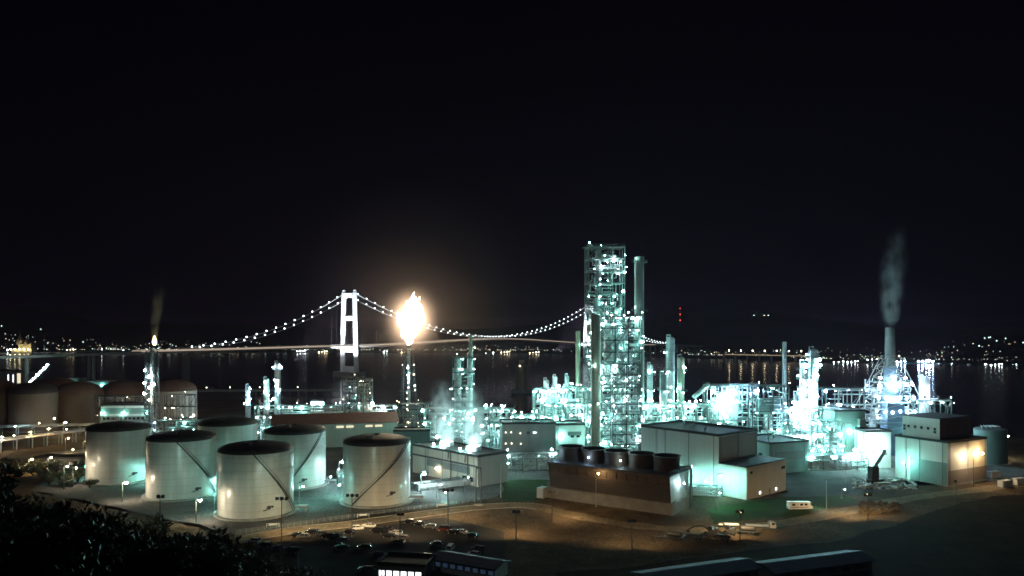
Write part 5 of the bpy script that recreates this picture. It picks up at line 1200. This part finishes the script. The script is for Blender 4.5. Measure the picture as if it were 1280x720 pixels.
# ------------------------------------------------------------------ street lamps: post, arm, head
def post(label, px, py, hpy, kind, r=.42, arm=1.4, group='yard lamp posts', d=None):
    p = G(px, py) if d is None else Vector((X(px, d), d, 0)); h = Z(hpy, p.y); t = thing('lamp_post', label, 'lamp post', p, 0, group)
    part('pole', MB().tube((0, 0, 0), (0, 0, h), .16, 8, .09).box((0, 0, .2), (.5, .5, .4)), 'steel', t, smooth=True)
    part('arm', MB().path([Vector((0, 0, h - .1)), Vector((arm * .5, 0, h + .35)), Vector((arm, 0, h + .4))], .07, 6), 'steel', t)
    part('lamp_hood', MB().lathe([(r * 1.35, h + .28), (r * .9, h + .55), (.1, h + .68)], 14, (arm, 0, 0)), 'steel', t)
    lamp(t, (arm, 0, h + .05), 'y' + kind, round(r * (.8 if kind in ('sodium', 'warm') else .5), 2), 'lamp_globe'); return t
post('warm lamp post at the foot of the leftmost white tank', 153, 627, 603, 'warm', .70)
post('warm lamp post before the second white tank, just left of the nearest one', 245, 653, 625, 'warm', .70)
post('big teal-white lamp between the back tank and the rightmost tank', 424, 606, 577, 'white', 1.35)
post('teal-white lamp low beside the left flank of the rightmost tank', 420, 620, 606, 'teal', .7)
post('dazzling teal-white lamp right of the rightmost tank', 526, 617, 592, 'white', 1.5)
post('smaller white lamp right of the dazzling one', 546, 622, 606, 'white', .6)
post('white lamp low right of the dazzling one, near the pipes', 552, 628, 616, 'teal', .5)
post('lamp post before the end of the long beige building', 581, 618, 597, 'white', .42)
post('teal lamp post at the corner of the grey control block', 631, 600, 579, 'teal', .62)
post('teal lamp on the gravel between the second tank and the back teal tank', 272, 618, 600, 'teal', 1.0)
post('teal lamp low behind the leftmost tank, at its right flank', 190, 604, 584, 'teal', 1.1)
post('teal lamp behind the nearest tank, at its right shoulder', 374, 632, 608, 'teal', .8)
post('teal lamp half hidden at the left foot of the leftmost tank', 106, 600, 582, 'teal', .9)
post('teal lamp tucked between the leftmost and second white tanks', 203, 622, 600, 'teal', .6)
post('teal lamp between the second white tank and the nearest one', 268, 640, 618, 'teal', .55)
post('teal lamp behind the right flank of the back striped-stair tank', 409, 618, 596, 'teal', .62)
post('teal-white lamp behind the right end of the brown cooling tower', 896, 624, 594, 'teal', 1.0)
post('added teal-white lamp hidden low between the cooling tower and the white hall', 848, 613, 590, 'teal', .9)  # unseen lamp put in to brighten the hall wall
post('sodium lamp post before the long side of the brown cooling tower', 745, 634, 592, 'sodium', .42, 1.0)
post('white lamp post before the orange-lit wall of the right-hand hall', 1217, 608, 569, 'warm', .7, .6)
post('warm lamp post standing alone right of the small teal tank', 1259, 574, 545, 'warm', .6, .4)
post('sodium lamp post at the foot of the olive domed tank', 90, 530, 515, 'sodium', .55)
post('star-bright sodium lamp above the pinkish pipe rack', 79, 547, 528, 'sodium', .7)
post('sodium lamp under the pinkish pipe rack', 82, 566, 548, 'sodium', .5)
post('warm twin lamp, left of the two, below the lower pipe rack', 80, 612, 583, 'warm', .5)
post('warm twin lamp, right of the two, below the lower pipe rack', 91, 608, 585, 'warm', .38)
post('white lamp at the foot of the dark domed tank', 16, 546, 533, 'white', .6)
post('warm lamp cut by the left edge beside the raised pipes', -1, 566, 546, 'warm', .7)
post('warm lamp left of the raised pipe bend at the far left', 65, 545, 523, 'warm', .4)
post('teal lamp low over the grass beside the white hall wing', 1052, 623, 612, 'white', .3)
post('white lamp beside the parked camper', 1011, 637, 630, 'white', .55, .3)
post('teal lamp at the corner pipes of the white hall', 895, 636, 616, 'teal', .55)
for px, py, hp, kd, r_, lab in ((155, 520, 477, 'sodium', .8, 'sodium lamp above the reddish dome, right one of a pair'), (147, 522, 484, 'sodium', .6, 'sodium lamp above the reddish dome, left one of a pair'), (121, 524, 493, 'warm', .7, 'warm lamp right of the olive domed tank, by the striped hall'), (174, 520, 498, 'warm', .7, 'warm lamp between the striped hall and slim flare tower'), (35, 560, 540, 'sodium', .55, 'sodium lamp midway along the raised pinkish pipes'), (58, 558, 536, 'sodium', .5, 'sodium lamp just left of the star-bright one'), (104, 570, 552, 'sodium', .5, 'sodium lamp at the bend of the lower pipe rack'), (36, 592, 574, 'sodium', .6, 'sodium lamp over the bushes by the gatehouse'), (60, 590, 572, 'warm', .45, 'warm lamp over the bushes right of the sodium one')):
    post(lab, px, py, hp, kd, r_)
# plain poles
for px, py, hp, lab in ((1033, 644, 601, 'bare thin pole by the dirt track right of the camper'), (1057, 604, 530, 'tall bare pole before the tall teal block'), (626, 622, 580, 'bare pole on the lawn left of the cooling tower'), (373, 738, 690, 'bare pole at the bottom edge in the car park')):
    p = G(px, py) if py < 720 else Vector((X(px, 208), 208, 0)); h = Z(hp, p.y); t = thing('pole', lab, 'pole', p, 0, 'bare poles'); part('shaft', MB().tube((0, 0, 0), (0, 0, h), .15, 8, .09), 'galv', t, smooth=True); part('cap', MB().ball((0, 0, h), .14, 8, 5), 'galv', t)
# masts added to light tanks, track and yard; heads look away from the hill
def added_mast(label, px, py, h, aims, kind='flood_sodium', s=.38, gk=(), mk=()):
    p = G(px, py); t = thing('added_flood_mast', label, 'floodlight', p, 0, 'added floodlight masts')
    part('pole', MB().tube((0, 0, 0), (0, 0, h + .4), .17, 8, .1), 'steel_dark', t, smooth=True); n = len(aims)
    part('crossbar', MB().bar((-1.1 * n / 2, 0, h), (1.1 * n / 2, 0, h), .14), 'steel_dark', t)
    for k, a in enumerate(aims):
        tgt = Vector(a) - Vector((p.x, p.y, h)); flood_box(t, ((k - (n - 1) / 2) * 1.5, .35, h), tgt, 'flood_ground' if k in gk else 'flood_mint' if k in mk else kind, s)
V = lambda px, d, z: (X(px, d), d, z)
added_mast('added dark floodlight mast nearest the hillside shrubs, facing the tanks', 352, 676, 13, [V(320, 262, 9), V(230, 300, 10), V(375, 251, 0)], gk=(2,), mk=(1,))
added_mast('added dark floodlight mast among the parked cars before the rightmost tank', 440, 671, 13, [V(460, 280, 8), V(370, 310, 10), V(430, 258, 0)], gk=(2,), mk=(1,))
added_mast('added dark floodlight mast right of the front car row, facing the track', 560, 658, 12, [V(545, 268, 0), V(590, 320, 7), V(620, 282, 0)], s=.38, gk=(0, 2))
added_mast('added dark floodlight mast facing the left end of the cooling tower', 690, 652, 10, [V(715, 282, 0), V(720, 262, 0)], s=.28, gk=(0, 1))
added_mast('added dark floodlight mast beside the machinery row, facing the track', 925, 676, 9, [V(975, 262, 0), V(890, 252, 0)], s=.38, gk=(0, 1))
added_mast('added dark floodlight mast on the field, facing the orange-lit hall wall', 1195, 640, 11, [V(1212, 325, 7)], s=.38)
added_mast('added dark floodlight mast on the field edge, lighting the dirt track', 1085, 652, 9, [V(1125, 302, 0), V(1030, 274, 0)], s=.38, gk=(0, 1))
added_mast('added dark floodlight mast on bare ground between car park and cooling tower, facing the dirt', 645, 676, 9, [V(610, 255, 0), V(690, 252, 0)], s=.36, gk=(0, 1))
added_mast('added dark floodlight mast on bare ground before the right half of the cooling tower', 790, 690, 9, [V(760, 246, 0), V(850, 250, 0)], s=.3, gk=(0, 1))
added_mast('added dark floodlight mast before the middle of the tank row, lighting the car park edge', 500, 680, 9, [V(480, 250, 0), V(540, 250, 0)], s=.3, gk=(0, 1))
added_mast('added dark floodlight mast on the hill foot, facing the leftmost tank', 200, 668, 12, [V(160, 318, 10), V(235, 295, 9)], s=.42, mk=(0, 1))

# ------------------------------------------------------------------ vehicles
def car_meshes(kind):
    Lc, W, Hh = {'hatchback': (4.0, 1.7, 1.5), 'saloon': (4.6, 1.76, 1.42), 'van': (4.7, 1.75, 1.9), 'estate': (4.6, 1.75, 1.5)}[kind]
    base = [(-.5, .55, .78), (-.485, .32, .86), (-.30, .26, .93), (-.1, .25, .95), (.15, .25, .95), (.34, .26, .90), (.47, .30, .74), (.5, .45, .66)]
    b = MB()
    for i, (u, zl, zh) in enumerate(base):
        w_ = W / 2 * (.86 if i in (0, 7) else .96 if i in (1, 6) else 1.0); x = u * Lc
        for y, z in ((-w_ * .94, zl), (-w_, (zl + zh) / 2), (-w_ * .93, zh), (w_ * .93, zh), (w_, (zl + zh) / 2), (w_ * .94, zl)): b.v.append((x, y, z))
    for i in range(7):
        for k in range(6): b.f.append((i * 6 + k, i * 6 + (k + 1) % 6, (i + 1) * 6 + (k + 1) % 6, (i + 1) * 6 + k)[::-1])
    b.f.append((0, 1, 2, 3, 4, 5)[::-1]); b.f.append(tuple(42 + k for k in range(6)))
    cab = {'hatchback': (-.47, -.40, .10, .30), 'saloon': (-.38, -.22, .08, .26), 'van': (-.49, -.45, .22, .40), 'estate': (-.48, -.42, .08, .27)}[kind]
    g = MB(); x0, x1, x2, x3 = [c * Lc for c in cab]; wl, wh = W * .45, W * .37
    g.v = [(x0, -wl, .9), (x3, -wl, .9), (x3, wl, .9), (x0, wl, .9), (x1, -wh, Hh - .06), (x2, -wh, Hh - .06), (x2, wh, Hh - .06), (x1, wh, Hh - .06)]
    g.f = [(3, 2, 1, 0), (4, 5, 6, 7), (0, 1, 5, 4), (1, 2, 6, 5), (2, 3, 7, 6), (3, 0, 4, 7)]
    r = MB(); r.v = [(x1 - .06, -wh - .02, Hh - .07), (x2 + .06, -wh - .02, Hh - .07), (x2 + .06, wh + .02, Hh - .07), (x1 - .06, wh + .02, Hh - .07), (x1 + .06, -wh + .08, Hh), (x2 - .06, -wh + .08, Hh), (x2 - .06, wh - .08, Hh), (x1 + .06, wh - .08, Hh)]
    r.f = list(g.f)
    for sx in (x0, x3):
        for sy in (-1, 1): pass
    pil = [((x0, x1)), ((x3, x2))]
    for sy in (-1, 1):
        for a, c in pil: r.bar((a, sy * wl, .9), (c, sy * wh, Hh - .05), .09)
        xm = (x1 + x2) / 2; r.bar((xm, sy * (wl + .01), .9), (xm, sy * (wh + .01), Hh - .05), .08)
    wl_ = MB().tube((0, -.1, 0), (0, .1, 0), .31, 14); rim = MB().tube((0, -.115, 0), (0, .115, 0), .19, 10)
    return Lc, W, {'body': b, 'windows': g, 'roof': r, 'tyre': wl_, 'rim': rim, 'headlight': MB().box((0, 0, 0), (.08, .34, .16)), 'tail_light': MB().box((0, 0, 0), (.06, .26, .2))}
M['tail'] = surf('tail_lamp_lens', (.25, .01, .01), .2)
_CM = {}
def car(kind, colour, label, px, py, rz):
    if kind not in _CM:
        Lc, W, d = car_meshes(kind); _CM[kind] = (Lc, W, {k: m.mesh(kind + '_' + k, None, k in ('body', 'tyre')) for k, m in d.items()}, {})
        for k, mt in (('windows', 'window'), ('tyre', 'rubber'), ('rim', 'galv'), ('headlight', 'head'), ('tail_light', 'tail')): _CM[kind][2][k].materials.append(M[mt])
    Lc, W, ms, cols = _CM[kind]
    if colour not in cols:
        cols[colour] = {}
        for k in ('body', 'roof'): me = ms[k].copy(); me.materials.clear(); me.materials.append(M['car_' + colour]); cols[colour][k] = me
    t = thing('parked_car', label, 'car', G(px, py), rz, 'cars parked in the dark car park')
    bo = link('body', cols[colour]['body'], t); link('roof', cols[colour]['roof'], t); link('windows', ms['windows'], t)
    for sx in (-.31, .31):
        for sy in (-1, 1):
            wo_ = link('wheel', ms['tyre'], t, (sx * Lc, sy * (W / 2 - .13), .31)); link('rim', ms['rim'], wo_)
    for sy in (-.32, .32): link('headlight', ms['headlight'], t, (Lc * .485, sy * W, .66)); link('tail_light', ms['tail_light'], t, (-Lc * .493, sy * W, .74))
    return t
CARS = [
 ('saloon', 'black', 'dark saloon leftmost in the middle car row below the nearest tank', 371, 671, 3.0), ('hatchback', 'silver', 'silver hatchback second in the middle row below the nearest tank', 379, 672.5, 3.1),
 ('estate', 'black', 'dark estate behind the silver hatchback, below the gap right of the nearest tank', 390, 667, 2.9), ('saloon', 'grey', 'grey saloon right of the dark estate, nose to the kerb', 401, 669.5, 2.9),
 ('van', 'black', 'black people carrier alone below the left flank of the rightmost tank', 417, 674, 2.95), ('hatchback', 'grey', 'grey hatchback right behind the black people carrier', 427, 677, 2.9), ('saloon', 'black', 'black saloon one row nearer than the black people carrier', 427, 686, 3.0),
 ('hatchback', 'white', 'white hatchback brightest of all, below the rightmost tank', 447, 662, 0.25), ('saloon', 'white', 'white saloon just right of the brightest hatchback, nearest the track', 461, 659, 2.9),
 ('van', 'black', 'black people carrier behind the white saloon', 472, 666, 2.9), ('saloon', 'black', 'black saloon at the middle of the dense row', 483, 663, 2.85), ('estate', 'black', 'black estate a row nearer in the dense group', 486, 672, 2.9), ('hatchback', 'grey', 'grey hatchback at the right end of the dense group', 503, 674.5, 2.9),
 ('hatchback', 'black', 'black hatchback leftmost in the upper right row by the track', 511, 654, 2.9), ('saloon', 'black', 'black saloon second in the upper right row', 524, 656.5, 2.9), ('estate', 'grey', 'grey estate third in the upper right row', 537, 660, 2.9), ('van', 'red', 'dull red people carrier fourth in the upper right row', 555, 663.5, 2.9), ('saloon', 'silver', 'silver saloon at the right end of the upper right row', 576, 666.5, 2.75),
 ('hatchback', 'white', 'pale hatchback leftmost beside the hillside shrubs', 318, 678, 2.8), ('estate', 'black', 'black estate below the shrubs, second from the left of its row', 331, 683, 2.9), ('saloon', 'blue', 'dark blue saloon third in the row beside the shrubs', 347, 687, 2.9), ('van', 'black', 'black people carrier rightmost in the row beside the shrubs', 366, 691, 2.9),
 ('saloon', 'blue', 'dark blue saloon low between the rows, left of the lit office windows', 472, 695, 2.95), ('estate', 'grey', 'grey estate at the bottom left of the lit office windows', 458, 714, 2.9),
 ('van', 'white', 'white van alone in the right of the car park', 563, 688, 1.4), ('hatchback', 'white', 'white hatchback above the blue-windowed office, right of the white van', 592, 695, 2.7), ('hatchback', 'grey', 'grey hatchback behind the right-hand white hatchback', 598, 688, 2.7),
 ('saloon', 'white', 'white saloon above the lit office, nearer of two', 524, 705, 2.8), ('estate', 'white', 'white estate behind the saloon above the lit office', 531, 698, 2.8), ('saloon', 'red', 'red saloon parked between the office roofs', 520, 712, 2.8),
 ('saloon', 'black', 'black saloon tucked between the estate and the grey saloon of the middle row', 409, 672, 3.0), ('hatchback', 'black', 'black hatchback at the left foot of the dark mast row', 436, 667, 2.9), ('estate', 'silver', 'silver estate in the dense group, just behind the estate', 494, 668, 2.9), ('saloon', 'grey', 'grey saloon nearest the office roof in the dense group', 497, 680, 2.9),
 ('hatchback', 'black', 'black hatchback between the red people carrier and silver saloon', 566, 667, 2.8), ('saloon', 'black', 'black saloon at the far right of the car park', 590, 671, 2.8), ('estate', 'black', 'black estate alone between two rows, below the dense group', 455, 686, 2.95), ('hatchback', 'grey', 'grey hatchback right of the lone black estate', 545, 682, 2.9),
]
for c in CARS: car(*c)
# camper by the dirt track
p = G(985, 637.5); t = thing('camper', 'white boxy camper van parked by the dirt track below the white hall', 'camper van', p, 0.10)
cb_ = MB(); q = [(0, .5), (7.3, .5), (8.9, .5), (8.9, 1.3), (8.2, 1.75), (7.9, 2.3), (8.1, 3.0), (0, 3.05)]
n0 = len(q); cb_.v = [(x, -1.15, z) for x, z in q] + [(x, 1.15, z) for x, z in q]; cb_.f = [tuple(range(n0)), tuple(reversed(range(n0, 2 * n0)))] + [(i, n0 + i, n0 + (i + 1) % n0, (i + 1) % n0)[::1] for i in range(n0)]
part('body', cb_, 'white_paint', t)
for x in (1.6, 4.6, 6.3): part('window', MB().box((x, -1.17, 2.1), (1.1, .05, .7)), 'window', t)
part('windscreen', MB().bar((7.95, 0, 2.25), (8.22, 0, 1.72), 2.0, .05), 'window', t); part('door', MB().box((3.1, -1.17, 1.5), (.8, .04, 1.9)), 'alu', t)
part('side_stripe', MB().box((3.6, -1.18, 1.1), (7.0, .03, .2)), 'brown_clad', t)
for x in (1.6, 7.2):
    for y in (-1, 1): part('wheel', MB().tube((x, y - .12, .42), (x, y + .12, .42), .42, 14), 'rubber', t, smooth=True)
for y in (-.8, .8): part('headlight', MB().box((8.92, y, .95), (.06, .3, .2)), 'head', t)
# flatbed lorry
p = G(932, 660); t = thing('flatbed_lorry', 'flatbed lorry with pale cab parked across the lit track', 'lorry', p, -0.18)
part('flatbed', MB().box((3.6, 0, 1.1), (7.2, 2.3, .25)).box((3.6, 0, .75), (7.4, .8, .4)), 'galv', t); part('headboard', MB().box((7.25, 0, 1.8), (.12, 2.3, 1.3)), 'steel', t)
cb_ = MB(); q = [(7.5, .6), (9.5, .6), (9.5, 1.5), (9.2, 2.6), (7.5, 2.7)]; n0 = 5
cb_.v = [(x, -1.1, z) for x, z in q] + [(x, 1.1, z) for x, z in q]; cb_.f = [tuple(range(n0)), tuple(reversed(range(n0, 2 * n0)))] + [(i, n0 + i, n0 + (i + 1) % n0, (i + 1) % n0) for i in range(n0)]
part('cab', cb_, 'car_silver', t); part('windscreen', MB().bar((9.47, 0, 1.6), (9.24, 0, 2.45), 1.8, .05), 'window', t); part('side_window', MB().box((8.6, -1.11, 2.0), (.9, .04, .7)), 'window', t)
for x in (1.4, 2.5, 8.3):
    for y in (-.95, .95): part('wheel', MB().tube((x, y - .14, .45), (x, y + .14, .45), .45, 14), 'rubber', t, smooth=True)
# dark machinery row
def trailer(label, px, py, rz, load, seed):
    rng = random.Random(seed); t = thing('flatbed_trailer', label, 'trailer', G(px, py), rz, 'dark machines along the lit track')
    part('bed', MB().box((0, 0, 1.0), (6.2, 2.3, .22)), 'steel_dark', t); part('drawbar', MB().bar((3, 0, .8), (6.0, 0, .6), .22), 'steel_dark', t)
    for x in (-1.6, -.5):
        for y in (-1, 1): part('wheel', MB().tube((x, y - .13, .42), (x, y + .13, .42), .42, 12), 'rubber', t, smooth=True)
    if load == 'drum': part('load', drum_mb((-2.2, 0, 1.95), (1.8, 0, 1.95), .82, 14), 'steel_dark', t, smooth=True)
    elif load == 'pipes':
        m = MB()
        for k in range(7): m.tube((-3.2, -.9 + .3 * k, 1.28 + .1 * (k % 2)), (3.4, -.9 + .3 * k, 1.28 + .1 * (k % 2)), .15, 8)
        part('load', m, 'galv', t)
    else:
        m = MB()
        for k in range(5): m.box((-2 + k, wob(rng, .3), 1.5), (.8, 1.6, .8 + .3 * rng.random()), wob(rng, .2))
        part('load', m, 'steel_dark', t)
def digger(label, px, py, rz, boom, mat='yellow_paint', s=1.0):
    t = thing('excavator', label, 'excavator', G(px, py), rz, 'dark machines along the lit track'); tr = MB()
    for y in (-1, 1):
        tr.box((0, y * 1.1, .42), (3.2, .5, .6))
        for x in (-1.6, 1.6): tr.tube((x, y * 1.1 - .25, .45), (x, y * 1.1 + .25, .45), .42, 12)
    part('tracks', tr, 'rubber', t); part('body', MB().box((-.4, 0, 1.4), (2.8, 2.2, 1.1)).box((-1.4, 0, 2.1), (1.0, 2.1, .4)), mat, t)
    c = part('cab', MB().box((.5, .6, 2.3), (1.3, .95, 1.5)), mat, t); part('cab_window', MB().box((1.17, .6, 2.4), (.05, .8, 1.0)).box((.5, 1.09, 2.4), (1.0, .05, 1.0)), 'window', c)
    a, b_, e = [Vector(v) for v in boom]; part('boom', MB().bar((.9, -.3, 1.8), a, .4, .55).bar(a, b_, .34, .45), mat, t); part('stick', MB().bar(b_, e, .28, .36), mat, t)
    bk = MB().lathe([(.1, -.9), (.7, -.6), (.75, 0)], 8, e); part('bucket', bk, 'steel_dark', t)
digger('dark excavator with long boom stretched left along the track', 889, 669, 3.05, ((2.6, -.3, 3.0), (5.2, -.3, 2.6), (7.2, -.3, 1.6)), 'steel_dark')
digger('dark excavator with folded boom in the middle of the machinery row', 912, 668, 2.7, ((2.2, -.3, 3.4), (3.6, -.3, 3.2), (4.0, -.3, 1.6)), 'steel_dark')
trailer('dark trailer with a drum at the right end of the machinery row', 934, 668, 2.9, 'drum', 1)
trailer('dark trailer loaded with pipes behind the machinery row', 911, 660, 3.0, 'pipes', 2)
trailer('dark trailer loaded with blocks left of the long-boomed excavator', 868, 675, 3.0, 'blocks', 3)
trailer('dark trailer with a drum at the left end of the machinery row', 842, 675, 2.8, 'drum', 4)
trailer('dark trailer of blocks tucked before the folded excavator', 902, 676, 2.9, 'blocks', 5)
# mobile crane near the teal blocks
p = G(1094, 604); t = thing('mobile_crane', 'dark mobile crane with raised stubby boom before the pale teal block', 'crane', p, 0.3)
part('carrier', MB().box((0, 0, 1.3), (7, 2.5, .9)), 'steel_dark', t); part('cab', MB().box((-1.0, 0, 4.6), (3.6, 2.6, 5.6)), 'steel_dark', t)
part('boom', MB().bar((-.6, 0, 6.4), (5.5, 1, 12.5), .9, 1.1), 'steel', t); part('jib_head', MB().bar((5.5, 1, 12.5), (6.8, 1, 12.0), .8), 'steel', t)
for x in (-2.5, -1, 1.2, 2.6):
    for y in (-1.1, 1.1): part('wheel', MB().tube((x, y - .17, .55), (x, y + .17, .55), .55, 14), 'rubber', t, smooth=True)
# rubble and slabs on the ground by the crane
rng = random.Random(31); rb = MB()
for _ in range(260):
    px, py = rng.uniform(1066, 1145), rng.uniform(599, 612); q = G(px, py); s = rng.uniform(.25, 1.0); rb.box((q.x, q.y, s * .25), (s * rng.uniform(.8, 2.4), s * rng.uniform(.6, 1.4), s * .6), rng.uniform(0, 3))
part('rubble', rb, 'rubble', None)['kind'] = 'stuff'
for k, (px, py, lab) in enumerate(((1100, 606, 'pale concrete slab stack just right of the crane'), (1120, 603, 'wide pale slab stack before the left wall of the right-hand hall'), (1084, 609, 'low slab stack nearest the dirt track'))):
    p = G(px, py); t = thing('slab_stack', lab, 'slab stack', p, .3 + .2 * k, 'stacked slabs near the crane')
    for q in range(3): part('slab', MB().box((wob(rng, .2), wob(rng, .2), .2 + q * .34), (5 + k, 2.2, .3), wob(rng, .06)), 'rubble', t)
rb = MB()
for _ in range(200):
    px, py = rng.uniform(1075, 1122), rng.uniform(630, 640) ; q = G(px, py + wob(rng, 3)); s = rng.uniform(.3, 1.2); rb.box((q.x, q.y, s * .3), (s * 1.5, s, s), rng.uniform(0, 3))
part('dirt_rubble', rb, 'dirt', None, kind='stuff')
# small fence along the road: reflective marker posts with rail frames
for k, (px, py, lab) in enumerate(((341, 659, 'small pipe barrier before the nearest tank'), (454, 647, 'small pipe barrier before the rightmost tank'), (553, 634, 'small pipe barrier near the beige building'))):
    t = thing('barrier', lab, 'barrier', G(px, py), .2, 'pipe barriers along the kerb'); m = MB()
    m.path([Vector((-2, 0, 0)), Vector((-2, 0, 1.2)), Vector((2, 0, 1.2)), Vector((2, 0, 0))], .08); m.bar((-2, 0, .65), (2, 0, .65), .08); part('frame', m, 'white_paint', t); part('panel', MB().box((0, .05, .92), (2.6, .04, .4)), 'white_paint', t)
fn = thing('bund_fence', 'low wire fence on posts along the kerb before the tanks', 'fence', G(300, 668)); o0 = G(300, 668)
ps = [G(a, c) - o0 for a, c in ((262, 675), (300, 667), (360, 659), (420, 650), (480, 642), (540, 634), (600, 626))]
fp = MB(); fw = MB()
for a, c in zip(ps, ps[1:]):
    n = 8
    for k in range(n): q = a.lerp(c, k / n); fp.bar(q, q + Vector((0, 0, 1.3)), .08)
    for z in (.5, .9, 1.25): fw.bar(a + Vector((0, 0, z)), c + Vector((0, 0, z)), .04)
part('posts', fp, 'galv', fn); part('wires', fw, 'galv', fn)

# ------------------------------------------------------------------ shrubs on the near slope
def shrub_meshes(seed, r=1.6, h=2.4, n=1000):
    rng = random.Random(seed); lf = MB(); st = MB(); tips = []
    for k in range(9):
        a = rng.uniform(0, 2 * PI); e = rng.uniform(.3, 1.0); p = Vector((0, 0, 0)); q = Vector((math.cos(a) * r * .45 * e, math.sin(a) * r * .45 * e, h * .5)); s = Vector((math.cos(a + .3) * r * e, math.sin(a + .3) * r * e, h * rng.uniform(.55, 1.05)))
        st.tube(p, q, .05, 5, .035); st.tube(q, s, .035, 5, .012); tips += [(q, s)] * 2
    cl = [(a.lerp(b_, rng.uniform(.2, 1.05)), rng.uniform(.35, .75)) for a, b_ in tips for _ in range(2)]
    for _ in range(n):
        c, cr = rng.choice(cl); d = Vector((rng.gauss(0, 1), rng.gauss(0, 1), rng.gauss(0, .8))).normalized() * cr * rng.random() ** .45; p = c + d
        if p.z < .1: continue
        ax = (d.normalized() + Vector((wob(rng, .7), wob(rng, .7), wob(rng, .7) - .15))).normalized(); sd = ax.cross(Vector((wob(rng, 1), wob(rng, 1), 1))).normalized(); l = rng.uniform(.24, .5); w_ = l * .22
        k = len(lf.v); up = ax.cross(sd) * l * .12
        lf.v += [tuple(p), tuple(p + ax * l * .5 + sd * w_ + up), tuple(p + ax * l), tuple(p + ax * l * .5 - sd * w_ + up)]; lf.f += [(k, k + 1, k + 2), (k, k + 2, k + 3)]
    return lf, st
SHM = []
for k in range(6):
    lf, st = shrub_meshes(400 + k, 1.5 + .25 * (k % 3), 2.2 + .35 * (k % 4)); SHM.append((lf.mesh('shrub_foliage', M['leaf_b' if k in (1, 4) else 'leaf']), st.mesh('shrub_stem', M['bark'])))
rng = random.Random(9)
SL = {1: 'reddish-brown leafy shrub on the black slope under the camera', 4: 'reddish-brown leafy shrub on the black slope under the camera'}
cnt = 0
for _ in range(6000):
    if cnt >= 260: break
    d = rng.uniform(20, 112); px = rng.uniform(-60, 470); x = X(px, d)
    z = slope_z(x, d); py = YH + (H - z) * F / d
    if py > 745 or py < 560: continue
    k = rng.randrange(6); t = thing('shrub', SL.get(k, 'dark green leafy shrub on the black slope under the camera'), 'shrub', (x, d, z - .15), rng.uniform(0, 6.3), 'shrubs on the near slope')
    s = rng.uniform(.75, 1.25); t.scale = (s, s, s * rng.uniform(.85, 1.2)); link('foliage', SHM[k][0], t); link('stem', SHM[k][1], t); cnt += 1
# rounded bushes by the gatehouse at the far left, lit by the street lamps
for k, (px, py) in enumerate(((30, 588), (41, 595), (50, 589), (58, 599), (68, 592), (75, 601), (88, 596), (97, 603), (104, 595), (22, 596), (62, 606), (84, 608), (12, 585), (-4, 590), (100, 588), (112, 610))):
    q = G(px, py); t = thing('bush', 'green bush lit by the warm twin lamps below the raised pipes', 'bush', q, k * 1.3, 'bushes below the raised pipes'); s = 1.5 + .5 * ((k * 7) % 5) / 4; t.scale = (s * 1.2, s * 1.2, s)
    link('foliage', SHM[(k * 2) % 6 if (k * 2) % 6 != 4 else 0][0], t); link('stem', SHM[(k * 2) % 6 if (k * 2) % 6 != 4 else 0][1], t)
# path lamps among the shrubs
for px, d, lab, dz in ((128, 68, 'small lamp shining through the shrubs low at the left', 3.1), (24, 62, 'small lamp hidden in the leaves at the far lower left', 2.9), (155, 60, 'small lamp glinting between leaves near the bottom edge', 2.8)):
    x = X(px, d); z = slope_z(x, d); t = thing('path_lamp', lab, 'path lamp', (x, d, z), 0, 'path lamps among the shrubs'); part('post', MB().tube((0, 0, -.3), (0, 0, dz), .05, 8), 'steel_dark', t); part('lamp_hood', MB().lathe([(.3, dz + .1), (.05, dz + .3)], 12), 'steel_dark', t); lamp(t, (0, 0, dz), 'ywarm', .15, 'lamp_globe')
